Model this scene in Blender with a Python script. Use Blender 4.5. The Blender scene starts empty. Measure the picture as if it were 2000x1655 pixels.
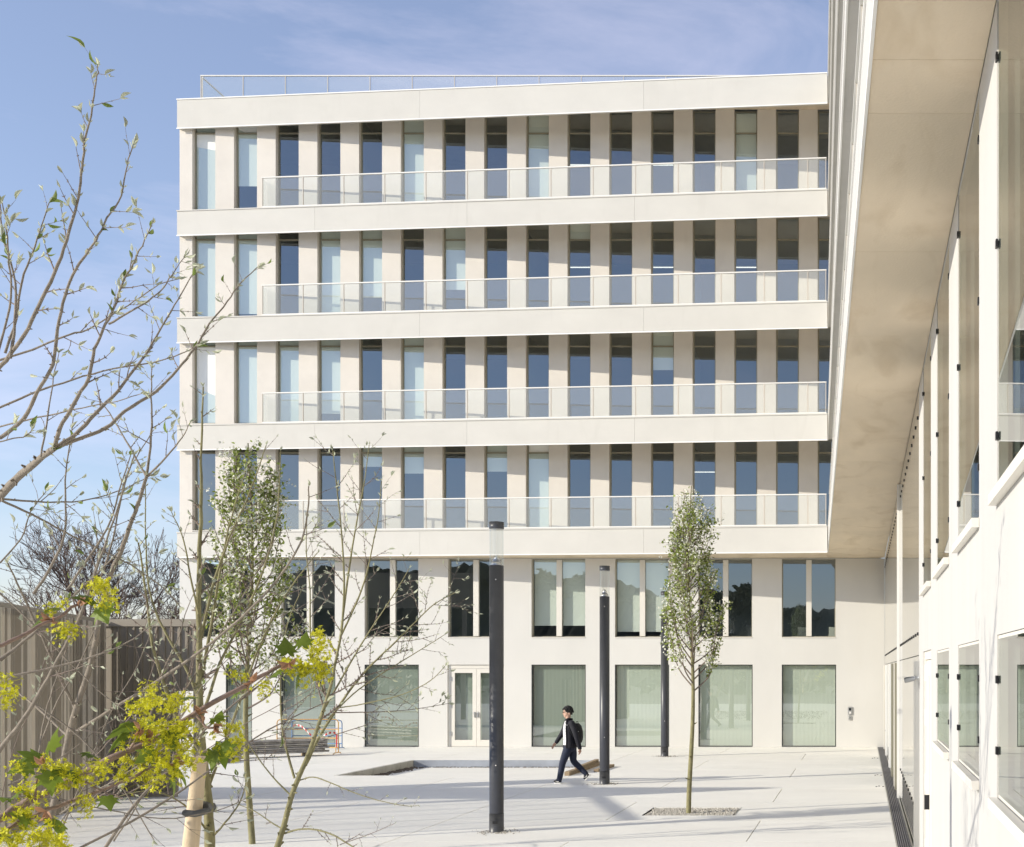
import bpy, bmesh, math, random
from mathutils import Vector, Matrix, Euler

# ------------------------------------------------------------------ camera, sky, sun, exposure
scene = bpy.context.scene
COL = scene.collection
F, PX, PY, H = 2460.0, 1684.0, 1310.0, 2.58      # focal length and principal point in photo pixels, eye height
cam = bpy.data.cameras.new("camera")
cam.sensor_width = 36.0
cam.lens = F / 2000.0 * 36.0
cam.shift_x = (1000.0 - PX) / 2000.0
cam.shift_y = (PY - 827.5) / 2000.0
cam.clip_start, cam.clip_end = 0.05, 3000.0
camo = bpy.data.objects.new("camera", cam)
COL.objects.link(camo)
camo.location = (0, 0, H)
camo.rotation_euler = (math.radians(90), 0, 0)
scene.camera = camo

SUN = Vector((2.0, 1.0, -0.83)).normalized()      # direction the light travels
SUN_EL = math.asin(-SUN.z)
SUN_AZ = math.atan2(-SUN.x, -SUN.y)
world = bpy.data.worlds.new("World")
scene.world = world
world.use_nodes = True
wn, wl = world.node_tree.nodes, world.node_tree.links
wn.clear()
w_out = wn.new("ShaderNodeOutputWorld")
w_bg = wn.new("ShaderNodeBackground")
w_sky = wn.new("ShaderNodeTexSky")
w_sky.sky_type = 'NISHITA'
w_sky.sun_disc = False
w_sky.sun_elevation = SUN_EL
w_sky.sun_rotation = SUN_AZ
w_sky.air_density = 1.0
w_sky.dust_density = 0.25
w_sky.ozone_density = 2.4
w_bg.inputs["Strength"].default_value = 0.13
w_tc = wn.new("ShaderNodeTexCoord")
w_map = wn.new("ShaderNodeMapping")
w_map.inputs["Rotation"].default_value = (0.0, 0.5, 0.35)
w_map.inputs["Scale"].default_value = (1.6, 1.6, 5.5)
w_no = wn.new("ShaderNodeTexNoise")
w_no.inputs["Scale"].default_value = 1.9
w_no.inputs["Detail"].default_value = 7.0
w_no.inputs["Roughness"].default_value = 0.62
w_no.inputs["Distortion"].default_value = 0.6
w_ramp = wn.new("ShaderNodeValToRGB")
w_ramp.color_ramp.elements[0].position = 0.46
w_ramp.color_ramp.elements[0].color = (0.08, 0.08, 0.08, 1)
w_ramp.color_ramp.elements[1].position = 0.86
w_ramp.color_ramp.elements[1].color = (0.42, 0.42, 0.42, 1)
w_mix = wn.new("ShaderNodeMixRGB")
w_mix.inputs["Color2"].default_value = (6.2, 6.2, 6.9, 1)
wl.new(w_tc.outputs["Generated"], w_map.inputs["Vector"])
wl.new(w_map.outputs["Vector"], w_no.inputs["Vector"])
wl.new(w_no.outputs["Fac"], w_ramp.inputs["Fac"])
wl.new(w_ramp.outputs["Color"], w_mix.inputs["Fac"])
wl.new(w_sky.outputs["Color"], w_mix.inputs["Color1"])
w_tint = wn.new("ShaderNodeMixRGB")
w_tint.blend_type = 'MULTIPLY'
w_tint.inputs["Fac"].default_value = 1.0
w_sep = wn.new("ShaderNodeSeparateXYZ")
wl.new(w_tc.outputs["Generated"], w_sep.inputs["Vector"])
w_hz = wn.new("ShaderNodeValToRGB")
w_hz.color_ramp.elements[0].position = 0.0
w_hz.color_ramp.elements[0].color = (0.66, 0.62, 0.70, 1)
w_hz.color_ramp.elements[1].position = 0.30
w_hz.color_ramp.elements[1].color = (0.86, 0.78, 0.79, 1)
wl.new(w_sep.outputs["Z"], w_hz.inputs["Fac"])
wl.new(w_hz.outputs["Color"], w_tint.inputs["Color2"])
wl.new(w_mix.outputs["Color"], w_tint.inputs["Color1"])
wl.new(w_tint.outputs["Color"], w_bg.inputs["Color"])
wl.new(w_bg.outputs["Background"], w_out.inputs["Surface"])

sun_l = bpy.data.lights.new("sun", 'SUN')
sun_l.energy = 2.6
sun_l.angle = math.radians(0.55)
sun_l.color = (1.0, 0.935, 0.81)
sun_o = bpy.data.objects.new("sun", sun_l)
COL.objects.link(sun_o)
sun_o.location = (-30, -20, 30)
sun_o.rotation_euler = SUN.to_track_quat('-Z', 'Y').to_euler()

scene.view_settings.view_transform = 'Standard'
scene.view_settings.look = 'None'
scene.view_settings.exposure = 0.97
scene.view_settings.gamma = 1.0
scene.view_settings.use_curve_mapping = False
scene.render.engine = 'CYCLES'
scene.cycles.use_denoising = True
scene.cycles.max_bounces = 10
scene.cycles.transparent_max_bounces = 24
scene.cycles.glossy_bounces = 5
scene.cycles.diffuse_bounces = 6
scene.cycles.caustics_reflective = False
scene.cycles.caustics_refractive = False
scene.cycles.sample_clamp_indirect = 6.0

# ------------------------------------------------------------------ helpers
WM = {}
def P(x, y, Y):
    """world point on the sight line through photo pixel (x, y) at depth Y"""
    return Vector(((x - PX) * Y / F, Y, H + (PY - y) * Y / F))

class MB:
    def __init__(s):
        s.v, s.f, s.m, s.sm = [], [], [], []
    def add(s, vs, fs, mi=0, smooth=False):
        o = len(s.v)
        s.v.extend([tuple(q) for q in vs])
        for f in fs:
            s.f.append([o + i for i in f]); s.m.append(mi); s.sm.append(smooth)
    def box(s, x0, x1, y0, y1, z0, z1, mi=0):
        s.add([(x0,y0,z0),(x1,y0,z0),(x1,y1,z0),(x0,y1,z0),(x0,y0,z1),(x1,y0,z1),(x1,y1,z1),(x0,y1,z1)],
              [(0,3,2,1),(4,5,6,7),(0,1,5,4),(1,2,6,5),(2,3,7,6),(3,0,4,7)], mi)
    def prism(s, poly, z0, z1, mi=0):
        n = len(poly)
        a = sum(poly[i][0]*poly[(i+1)%n][1]-poly[(i+1)%n][0]*poly[i][1] for i in range(n))
        if a < 0: poly = poly[::-1]
        vs = [(p[0],p[1],z0) for p in poly] + [(p[0],p[1],z1) for p in poly]
        fs = [tuple(range(n))[::-1], tuple(range(n,2*n))] + [(i,(i+1)%n,n+(i+1)%n,n+i) for i in range(n)]
        s.add(vs, fs, mi)
    def tube(s, pts, rad, n=6, mi=0, caps=True, smooth=True):
        pts = [Vector(p) for p in pts]
        if isinstance(rad, (int, float)): rad = [rad]*len(pts)
        o = len(s.v); up = None
        for i, p in enumerate(pts):
            d = (pts[min(i+1,len(pts)-1)] - pts[max(i-1,0)])
            if d.length < 1e-9: d = Vector((0,0,1))
            d.normalize()
            if up is None:
                up = Vector((0,0,1)) if abs(d.z) < .9 else Vector((1,0,0))
            x = d.cross(up)
            if x.length < 1e-6: x = d.cross(Vector((0,1,0)))
            x.normalize(); y = x.cross(d).normalized(); up = y
            for k in range(n):
                a = 2*math.pi*k/n
                s.v.append(tuple(p + (x*math.cos(a)+y*math.sin(a))*rad[i]))
        for i in range(len(pts)-1):
            for k in range(n):
                s.f.append([o+i*n+k, o+i*n+(k+1)%n, o+(i+1)*n+(k+1)%n, o+(i+1)*n+k]); s.m.append(mi); s.sm.append(smooth)
        if caps:
            s.f.append([o+k for k in range(n)]); s.m.append(mi); s.sm.append(False)
            e = o+(len(pts)-1)*n
            s.f.append([e+k for k in range(n)][::-1]); s.m.append(mi); s.sm.append(False)
    def sheet(s, x0, x1, y0, y1, z0, z1, mi=0):
        """a single sheet of glass: flat in y when y0 == y1, flat in x when x0 == x1"""
        if x0 == x1: s.add([(x0,y1,z0),(x0,y0,z0),(x0,y0,z1),(x0,y1,z1)], [(0,1,2,3)], mi)
        else: s.add([(x0,y0,z0),(x1,y0,z0),(x1,y0,z1),(x0,y0,z1)], [(0,1,2,3)], mi)
    def cyl(s, x, y, z0, z1, r, n=24, mi=0, r2=None):
        s.tube([(x,y,z0),(x,y,z1)], [r, r if r2 is None else r2], n, mi)
    def mesh(s, name, mats):
        me = bpy.data.meshes.new(name)
        me.from_pydata(s.v, [], s.f)
        for m in (mats if isinstance(mats, (list, tuple)) else [mats]): me.materials.append(m)
        me.polygons.foreach_set("material_index", s.m)
        me.polygons.foreach_set("use_smooth", s.sm)
        me.update()
        return me

def link(name, data, parent=None, M=None, label=None, cat=None, group=None, kind=None):
    o = bpy.data.objects.new(name, data)
    COL.objects.link(o)
    M = M if M is not None else Matrix.Identity(4)
    WM[o] = M
    if parent is not None:
        o.parent = parent
        o.matrix_parent_inverse = WM[parent].inverted()
    o.matrix_basis = M
    if label: o["label"] = label
    if cat: o["category"] = cat
    if group: o["group"] = group
    if kind: o["kind"] = kind
    return o
def build(mb, name, mats, parent=None, M=None, **kw):
    return link(name, mb.mesh(name, mats), parent, M, **kw)
def thing(name, label, cat, loc, group=None, rotz=0.0):
    return link(name, None, None, Matrix.Translation(Vector(loc)) @ Matrix.Rotation(rotz, 4, 'Z'), label=label, cat=cat, group=group)
def T(x, y, z): return Matrix.Translation(Vector((x, y, z)))

def mat(name, color, rough=0.6, var=0.0, scale=3.0, stretch=(1,1,1), bump=0.0, bscale=60.0, metal=0.0, ior=1.45, tint=None, detail=6.0, spec=0.5, stain=None):
    m = bpy.data.materials.new(name); m.use_nodes = True
    n, l = m.node_tree.nodes, m.node_tree.links
    b = n["Principled BSDF"]
    b.inputs["Base Color"].default_value = (*color, 1)
    b.inputs["Roughness"].default_value = rough
    b.inputs["Metallic"].default_value = metal
    b.inputs["IOR"].default_value = ior
    b.inputs["Specular IOR Level"].default_value = spec
    geo = n.new("ShaderNodeNewGeometry")
    if var > 0:
        mp = n.new("ShaderNodeMapping"); mp.inputs["Scale"].default_value = stretch
        l.new(geo.outputs["Position"], mp.inputs["Vector"])
        no = n.new("ShaderNodeTexNoise"); no.inputs["Scale"].default_value = scale
        no.inputs["Detail"].default_value = detail; no.inputs["Roughness"].default_value = 0.6
        l.new(mp.outputs["Vector"], no.inputs["Vector"])
        rp = n.new("ShaderNodeValToRGB")
        lo = tint if tint else tuple(max(0, c*(1-var)) for c in color)
        hi = tuple(min(1, c*(1+var*.5)) for c in color)
        rp.color_ramp.elements[0].position = 0.3; rp.color_ramp.elements[0].color = (*lo, 1)
        rp.color_ramp.elements[1].position = 0.7; rp.color_ramp.elements[1].color = (*hi, 1)
        l.new(no.outputs["Fac"], rp.inputs["Fac"])
        src = rp.outputs["Color"]
        if stain:
            sc_, st_, th, c_ = stain
            mp2 = n.new("ShaderNodeMapping"); mp2.inputs["Scale"].default_value = st_; mp2.inputs["Location"].default_value = (3.1, 7.7, 1.3)
            l.new(geo.outputs["Position"], mp2.inputs["Vector"])
            n2 = n.new("ShaderNodeTexNoise"); n2.inputs["Scale"].default_value = sc_; n2.inputs["Detail"].default_value = 8; n2.inputs["Distortion"].default_value = .8
            l.new(mp2.outputs["Vector"], n2.inputs["Vector"])
            r2 = n.new("ShaderNodeValToRGB")
            r2.color_ramp.elements[0].position = th; r2.color_ramp.elements[0].color = (0,0,0,1)
            r2.color_ramp.elements[1].position = min(1, th+.2); r2.color_ramp.elements[1].color = (.55,.55,.55,1)
            l.new(n2.outputs["Fac"], r2.inputs["Fac"])
            mx = n.new("ShaderNodeMixRGB"); mx.inputs["Color2"].default_value = (*c_, 1)
            l.new(r2.outputs["Color"], mx.inputs["Fac"]); l.new(src, mx.inputs["Color1"])
            src = mx.outputs["Color"]
        l.new(src, b.inputs["Base Color"])
    if bump > 0:
        nb = n.new("ShaderNodeTexNoise"); nb.inputs["Scale"].default_value = bscale; nb.inputs["Detail"].default_value = 4
        l.new(geo.outputs["Position"], nb.inputs["Vector"])
        bp = n.new("ShaderNodeBump"); bp.inputs["Strength"].default_value = bump; bp.inputs["Distance"].default_value = 0.02
        l.new(nb.outputs["Fac"], bp.inputs["Height"])
        l.new(bp.outputs["Normal"], b.inputs["Normal"])
    return m

def glass(name, tintc, ior=1.5, milky=0.0, milk=(.8,.85,.85), wave=0.0, wscale=.8, rough=0.0, rtint=(1,1,1)):
    """thin architectural glass: fresnel mix of see-through and mirror"""
    m = bpy.data.materials.new(name); m.use_nodes = True
    n, l = m.node_tree.nodes, m.node_tree.links
    n.clear()
    out = n.new("ShaderNodeOutputMaterial")
    lw = n.new("ShaderNodeLayerWeight"); lw.inputs["Blend"].default_value = 0.5
    pw = n.new("ShaderNodeMath"); pw.operation = 'POWER'; pw.inputs[1].default_value = 5.0
    l.new(lw.outputs["Facing"], pw.inputs[0])
    f0 = ((ior-1)/(ior+1))**2
    fr = n.new("ShaderNodeMath"); fr.operation = 'MULTIPLY_ADD'; fr.inputs[1].default_value = 1-f0; fr.inputs[2].default_value = f0
    l.new(pw.outputs[0], fr.inputs[0])
    tr = n.new("ShaderNodeBsdfTransparent"); tr.inputs["Color"].default_value = (*tintc, 1)
    gl = n.new("ShaderNodeBsdfGlossy"); gl.inputs["Roughness"].default_value = rough; gl.inputs["Color"].default_value = (*rtint, 1)
    mx = n.new("ShaderNodeMixShader")
    l.new(fr.outputs[0], mx.inputs["Fac"])
    base = tr.outputs["BSDF"]
    if milky > 0:
        df = n.new("ShaderNodeBsdfDiffuse"); df.inputs["Color"].default_value = (*milk, 1)
        m2 = n.new("ShaderNodeMixShader"); m2.inputs["Fac"].default_value = milky
        l.new(base, m2.inputs[1]); l.new(df.outputs["BSDF"], m2.inputs[2]); base = m2.outputs["Shader"]
    l.new(base, mx.inputs[1]); l.new(gl.outputs["BSDF"], mx.inputs[2])
    if wave > 0:
        geo = n.new("ShaderNodeNewGeometry")
        nb = n.new("ShaderNodeTexNoise"); nb.inputs["Scale"].default_value = wscale; nb.inputs["Detail"].default_value = 1.5
        l.new(geo.outputs["Position"], nb.inputs["Vector"])
        bp = n.new("ShaderNodeBump"); bp.inputs["Strength"].default_value = wave; bp.inputs["Distance"].default_value = 0.02
        l.new(nb.outputs["Fac"], bp.inputs["Height"])
        l.new(bp.outputs["Normal"], gl.inputs["Normal"])
    l.new(mx.outputs["Shader"], out.inputs["Surface"])
    return m

def leafmat(name, c, back=None, trans=0.35, rough=0.5, var=0.25):
    m = bpy.data.materials.new(name); m.use_nodes = True
    n, l = m.node_tree.nodes, m.node_tree.links
    b = n["Principled BSDF"]; out = n["Material Output"]
    oi = n.new("ShaderNodeObjectInfo"); geo = n.new("ShaderNodeNewGeometry")
    ad = n.new("ShaderNodeMath"); ad.operation = 'ADD'
    l.new(oi.outputs["Random"], ad.inputs[0]); l.new(geo.outputs["Random Per Island"], ad.inputs[1])
    fr = n.new("ShaderNodeMath"); fr.operation = 'FRACT'; l.new(ad.outputs[0], fr.inputs[0])
    rp = n.new("ShaderNodeValToRGB")
    rp.color_ramp.elements[0].color = (*[x*(1-var) for x in c], 1)
    rp.color_ramp.elements[1].color = (*[min(1, x*(1+var)) for x in c], 1)
    l.new(fr.outputs[0], rp.inputs["Fac"])
    l.new(rp.outputs["Color"], b.inputs["Base Color"])
    b.inputs["Roughness"].default_value = rough
    b.inputs["Specular IOR Level"].default_value = 0.3
    tl = n.new("ShaderNodeBsdfTranslucent")
    l.new(rp.outputs["Color"], tl.inputs["Color"])
    mx = n.new("ShaderNodeMixShader"); mx.inputs["Fac"].default_value = trans
    l.new(b.outputs["BSDF"], mx.inputs[1]); l.new(tl.outputs["BSDF"], mx.inputs[2])
    l.new(mx.outputs["Shader"], out.inputs["Surface"])
    return m

M_FASCIA = mat("pale concrete band", (.625,.605,.555), .7, .05, .7, (1,1,1.6), .12, 90, stain=(2.0,(1,1,.18),.60,(.56,.54,.49)))
M_DRIP = mat("white coated metal", (.86,.85,.82), .4)
M_WALL = mat("warm white concrete", (.755,.705,.63), .75, .07, .8, (1,1,1), .15, 70, stain=(1.6,(1,1,.35),.62,(.66,.60,.53)))
M_WALLG = mat("smooth white concrete", (.68,.665,.625), .7, .05, .6, (1,1,.5), .12, 70, stain=(1.4,(1,1,.2),.64,(.645,.62,.57)))
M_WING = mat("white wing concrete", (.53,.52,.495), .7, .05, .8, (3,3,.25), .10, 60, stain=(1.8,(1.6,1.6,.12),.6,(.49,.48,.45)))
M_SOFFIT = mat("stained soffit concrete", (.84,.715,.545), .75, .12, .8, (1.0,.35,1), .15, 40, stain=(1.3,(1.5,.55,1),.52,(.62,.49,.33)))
M_SLAB = mat("balcony slab concrete", (.6,.56,.5), .8, .06, 1)
M_ROOF = mat("roof gravel", (.4,.38,.35), .9, .1, 4)
M_FRAME = mat("bronze anodised aluminium", (.36,.335,.255), .38, metal=.35)
M_FRAMED = mat("dark window frame", (.045,.05,.045), .4, metal=.2)
M_FRAMEB = mat("champagne aluminium", (.76,.725,.65), .4, metal=.1)
M_RAIL = mat("white coated rail", (.80,.78,.73), .4)
M_RPOST = mat("beige rail post", (.60,.56,.49), .4)
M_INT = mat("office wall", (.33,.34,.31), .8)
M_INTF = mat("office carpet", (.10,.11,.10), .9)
M_LAMP = bpy.data.materials.new("lit tube"); M_LAMP.use_nodes = True
M_LAMP.node_tree.nodes["Principled BSDF"].inputs["Emission Color"].default_value = (1,.96,.86,1)
M_LAMP.node_tree.nodes["Principled BSDF"].inputs["Emission Strength"].default_value = 0.7
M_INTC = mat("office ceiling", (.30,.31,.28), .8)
M_BLIND = mat("pale roller blind", (.90,.91,.87), .8)
M_BLINDG = mat("sage curtain", (.40,.43,.38), .8, .06, 5, (9,9,.15))
M_BLINDL = mat("pale sage curtain", (.74,.76,.67), .8, .05, 5, (9,9,.15))
G_UP = glass("sun control glass", (.88,.93,.89), 2.7, wave=.02, wscale=.9, rtint=(.80,.90,1.0))
G_LOW = glass("green tinted glass", (.88,.93,.89), 2.7, wave=.03, wscale=.6)
G_WING = glass("wing window glass", (.55,.62,.58), 2.0, wave=.012, wscale=.5)
G_RAIL = glass("railing glass", (.92,.95,.94), 1.45, milky=.16, milk=(.84,.86,.86))
G_LAMP = glass("clear lamp glass", (.90,.91,.90), 1.9)
M_CLAD = mat("glossy cladding glass", (.26,.25,.22), .03, .05, 1.0, ior=2.0)
M_PAVE = mat("pale paving concrete", (.88,.86,.79), .8, .05, .55, (1,1.6,1), .22, 110, stain=(.45,(1,2.2,1),.5,(.83,.81,.74)))
def per_object(m, amt):
    n, l = m.node_tree.nodes, m.node_tree.links
    b = n["Principled BSDF"]; src = b.inputs["Base Color"].links[0].from_socket
    oi = n.new("ShaderNodeObjectInfo"); rp = n.new("ShaderNodeValToRGB")
    rp.color_ramp.elements[0].color = (1-amt,1-amt,1-amt*1.1,1); rp.color_ramp.elements[1].color = (1,1,1,1)
    l.new(oi.outputs["Random"], rp.inputs["Fac"])
    mx = n.new("ShaderNodeMixRGB"); mx.blend_type = 'MULTIPLY'; mx.inputs["Fac"].default_value = 1
    l.new(src, mx.inputs["Color1"]); l.new(rp.outputs["Color"], mx.inputs["Color2"]); l.new(mx.outputs["Color"], b.inputs["Base Color"])
per_object(M_PAVE, .035); per_object(M_FASCIA, .025); per_object(M_SOFFIT, .05)
M_PIT = mat("pit wall concrete", (.58,.56,.50), .85, .2, 1.6, (1,1,1), .4, 30, stain=(3,(1,1,.5),.5,(.33,.31,.27)))
M_PITM = mat("galvanised pit edge", (.46,.49,.54), .4, .15, 2, metal=.6)
M_EARTH = mat("ground earth", (.22,.21,.17), .95, .2, .3)
M_JOINT = mat("joint mortar", (.14,.135,.125), .9)
M_POST = mat("anthracite lamp paint", (.060,.062,.068), .38, .1, 6)
M_STEEL = mat("brushed steel", (.62,.61,.58), .28, metal=.9)
M_GREY = mat("grey camera housing", (.33,.34,.35), .35, metal=.3)
M_BLACK = mat("black plastic", (.012,.012,.013), .45)
M_DRAIN = mat("galvanised grate", (.24,.24,.26), .45, metal=.6)
M_CLADB = mat("taupe metal cladding", (.30,.265,.215), .5, .06, 3, (1,1,.2), metal=.15)
M_CLADF = mat("taupe metal fin", (.27,.235,.185), .5, .06, 3, metal=.15)
M_FINSUN = mat("sunlit tone taupe fin", (.56,.50,.41), .45, .05, 3, metal=.15)  # paler copy of the fin taupe, sunlight on the fins put into the colour
M_BARK = mat("grey brown bark", (.25,.212,.168), .85, .3, 25, bump=.3, bscale=80)
M_BARKT = mat("twig bark", (.21,.165,.135), .8, .25, 30)
M_BARKG = mat("olive green bark", (.24,.22,.11), .8, .35, 14, (1,1,.6), .3, 60)
M_BARKR = mat("reddish maple bark", (.26,.18,.145), .75, .25, 30, bump=.25, bscale=90)
M_BARKD = mat("dark tree bark", (.135,.095,.078), .9, .2, 3)
M_STAKE = mat("peeled timber", (.62,.49,.33), .7, .15, 5, (6,6,.5), .2, 40, stain=(5,(3,3,.4),.6,(.38,.27,.17)))
M_STRAP = mat("grey rubber strap", (.10,.10,.095), .7)
M_GRAV = mat("pale gravel", (.48,.45,.39), .9, .35, 30)
M_RUBBLE = mat("dark rubble", (.16,.13,.10), .9, .4, 12)
M_BEAM = mat("old timber beam", (.36,.27,.17), .8, .4, 5, (1,1,6), .3, 30)
M_TUBE = mat("weathered scaffold tube", (.44,.41,.37), .5, .4, 6, metal=.5)
M_YEL = mat("orange barrier paint", (.62,.36,.10), .45, .3, 8)
M_BLUE = mat("blue barrier paint", (.10,.20,.38), .45, .2, 8)
M_RED = mat("red tape", (.6,.06,.05), .5)
M_WHITE = mat("white tape", (.8,.78,.75), .5)
M_HILL = mat("wooded hill", (.075,.072,.045), .95, .5, .05)
M_CHAIR = mat("cream shell chair", (.7,.68,.6), .4)
L_BUD = leafmat("silver green bud leaf", (.52,.54,.40), trans=.35)
L_YOUNG = leafmat("young green leaf", (.19,.25,.06), trans=.4)
L_PEAR = leafmat("pear leaf", (.25,.305,.065), trans=.4, var=.45)
L_PEARL = leafmat("pale pear leaf", (.43,.46,.23), trans=.35, var=.3)
L_BLOS = leafmat("pear blossom", (.72,.72,.62), trans=.3, var=.12)
L_MAPLE = leafmat("fresh maple leaf", (.15,.205,.030), trans=.45, var=.3)
L_FLOW = leafmat("lime yellow flower", (.62,.60,.030), trans=.35, var=.25)
L_SCALE = leafmat("orange bud scale", (.43,.24,.14), trans=.35, var=.2)

# ------------------------------------------------------------------ the ground
W = 42.4                                     # depth of the main facade
XW = 0.759                                   # plane of the right wing's wall
mb = MB()
mb.add([(-900,-900,-.25),(900,-900,-.25),(900,1100,-.25),(-900,1100,-.25)], [(0,1,2,3)])
ground = build(mb, "ground", M_EARTH, kind="structure")
mb = MB()
mb.prism([(-44,-14),(.512,-14),(.512,W+.3),(-44,W+.3)], -.249, -.24)
pave = build(mb, "pavement", M_JOINT, kind="structure")

PIT = (-12.93, -7.62, 30.95, 36.2)
TREEPIT = (-3.92, -2.28, 22.42, 23.72)
def cut(rects, c):
    out = []
    for (a0,a1,b0,b1) in rects:
        if c[1] <= a0 or c[0] >= a1 or c[3] <= b0 or c[2] >= b1:
            out.append((a0,a1,b0,b1)); continue
        if c[0] > a0: out.append((a0,c[0],b0,b1))
        if c[1] < a1: out.append((c[1],a1,b0,b1))
        m0, m1 = max(a0,c[0]), min(a1,c[1])
        if c[2] > b0: out.append((m0,m1,b0,c[2]))
        if c[3] < b1: out.append((m0,m1,c[3],b1))
    return out
rows = [W, 39.08, 36.29, 33.25, 30.45, 27.5, 24.7, 21.7, 19.0, 16.1, 13.2, 10.3, 7.4, 4.5, 1.6, -1.3, -4.2, -7.1, -10, -13]
for i in range(len(rows)-1):
    y1, y0 = rows[i], rows[i+1]
    if i % 2: xs = [.512, -1.75, -7.15, -12.5, -17.9, -23.3, -28.7, -34.1, -39.5]
    else:     xs = [.512, -4.42, -7.15, -9.85, -15.2, -20.6, -26.0, -31.4, -36.8]
    for j in range(len(xs)-1):
        rs = [(xs[j+1]+.009, xs[j]-.009, y0+.007, y1-.007)]
        for c in (PIT, TREEPIT): rs = cut(rs, c)
        if not rs: continue
        m = MB()
        for (a0,a1,b0,b1) in rs:
            if a1-a0 > .01 and b1-b0 > .01: m.box(a0,a1,b0,b1,-.235,0)
        if m.v: build(m, "paving_slab", M_PAVE, pave)

# sunken rectangle in the paving
pit = thing("sunken_bed", "shallow sunken rectangle in the paving with concrete rim behind the walking man", "sunken bed", (PIT[0],PIT[2],-.2))
m = MB(); m.box(PIT[0],PIT[1],PIT[2],PIT[3],-.236,-.2); build(m, "bed_floor", M_PAVE, pit)
m = MB(); m.box(PIT[0]-.06,PIT[0]+.04,PIT[2],PIT[3],-.198,.004); build(m, "rim", M_PIT, pit, label="rough concrete side rim")
m = MB(); m.box(PIT[0]+.045,PIT[1],PIT[3]-.03,PIT[3]+.03,-.198,.004); build(m, "rim", M_PITM, pit, label="bluish grey metal far rim")
def pebbles(spots, mats, name, parent=None, **kw):
    m = MB()
    for (x,y,z,r) in spots:
        a = random.random()*6.28; q = [random.uniform(.7,1.3) for _ in range(6)]
        ca, sa = math.cos(a), math.sin(a)
        vs = [(x+ca*r*q[0],y+sa*r*q[0],z),(x-sa*r*q[1],y+ca*r*q[1],z),(x-ca*r*q[2],y-sa*r*q[2],z),(x+sa*r*q[3],y-ca*r*q[3],z),(x,y,z+r*.7*q[4]),(x,y,z-r*.5)]
        m.add(vs, [(0,1,4),(1,2,4),(2,3,4),(3,0,4),(1,0,5),(2,1,5),(3,2,5),(0,3,5)])
    return build(m, name, mats, parent, kind="stuff", **kw)
random.seed(4)
pebbles([(PIT[0]+.06+abs(random.gauss(0,.13)), random.uniform(31.4,36.0), -.19, random.uniform(.015,.055)) for _ in range(420)], M_RUBBLE, "rubble", pit)
pebbles([(random.uniform(PIT[0]+.3,PIT[1]), 36.15-abs(random.gauss(0,.05)), -.195, random.uniform(.01,.03)) for _ in range(300)], M_RUBBLE, "rubble", pit)

# ------------------------------------------------------------------ main office block
ZB = [H+3.78+3.6*k for k in range(5)]        # undersides of the five bands
ZT = [z+.86 for z in ZB]; ZT[4] = ZB[4]+1.0
A = Vector((-23.0, 42.28)); B = Vector((-1.12, 40.4))
def front(t, off=0.0):
    d = (B-A).normalized(); nrm = Vector((d.y, -d.x))    # towards the camera
    p = A + (B-A)*t + nrm*off
    return (p.x, p.y)
def tx(x):                                    # t on the front line under photo column x (approximately its world X)
    return (x - A.x)/(B.x - A.x)
office = thing("office_building", "long pale office block with five projecting concrete bands and rows of tall narrow windows", "building", (-12,W,0))
def wall_holes(x0, x1, z0, z1, holes, depth, place):
    """front face with openings and their reveals; place(u, z, d) gives the world point"""
    us = sorted({x0,x1,*[h[0] for h in holes],*[h[1] for h in holes]}); zs = sorted({z0,z1,*[h[2] for h in holes],*[h[3] for h in holes]})
    m = MB()
    def inh(u,z): return any(h[0]<u<h[1] and h[2]<z<h[3] for h in holes)
    for i in range(len(us)-1):
        for j in range(len(zs)-1):
            if not inh((us[i]+us[i+1])/2,(zs[j]+zs[j+1])/2):
                m.add([place(us[i],zs[j],0),place(us[i+1],zs[j],0),place(us[i+1],zs[j+1],0),place(us[i],zs[j+1],0)], [(0,1,2,3)])
    for (a,b,c,d) in holes:
        for (p,q) in (((a,c),(b,c)),((b,c),(b,d)),((b,d),(a,d)),((a,d),(a,c))):
            m.add([place(p[0],p[1],0),place(q[0],q[1],0),place(q[0],q[1],depth),place(p[0],p[1],depth)], [(0,1,2,3)])
    return m
SC = F/W
def fx(px): return (px-PX)/SC                # facade X from photo column
# ground storeys
holes = []
up_open, low_open = [], []
for j in range(8):
    a = 386+163*j
    up_open.append((fx(a), fx(a+105))); holes.append((fx(a),fx(a+105),H+1.10,H+3.765))
for j in range(8):
    a = 386+163*j; lo, hi = (a, a+106)
    if j == 0: lo = 441
    if j == 3: lo, hi = 874, 985
    low_open.append((fx(lo),fx(hi))); holes.append((fx(lo),fx(hi),.012,H+.2))
m = wall_holes(-22.98, XW-.003, 0, H+3.779, holes, .26, lambda u,z,d:(u, W+d, z))
m.add([(-22.98,W,0),(-22.98,W+13,0),(-22.98,W+13,H+3.779),(-22.98,W,H+3.779)], [(3,2,1,0)])
build(m, "wall", M_WALLG, office, label="smooth white ground storey wall")
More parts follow.
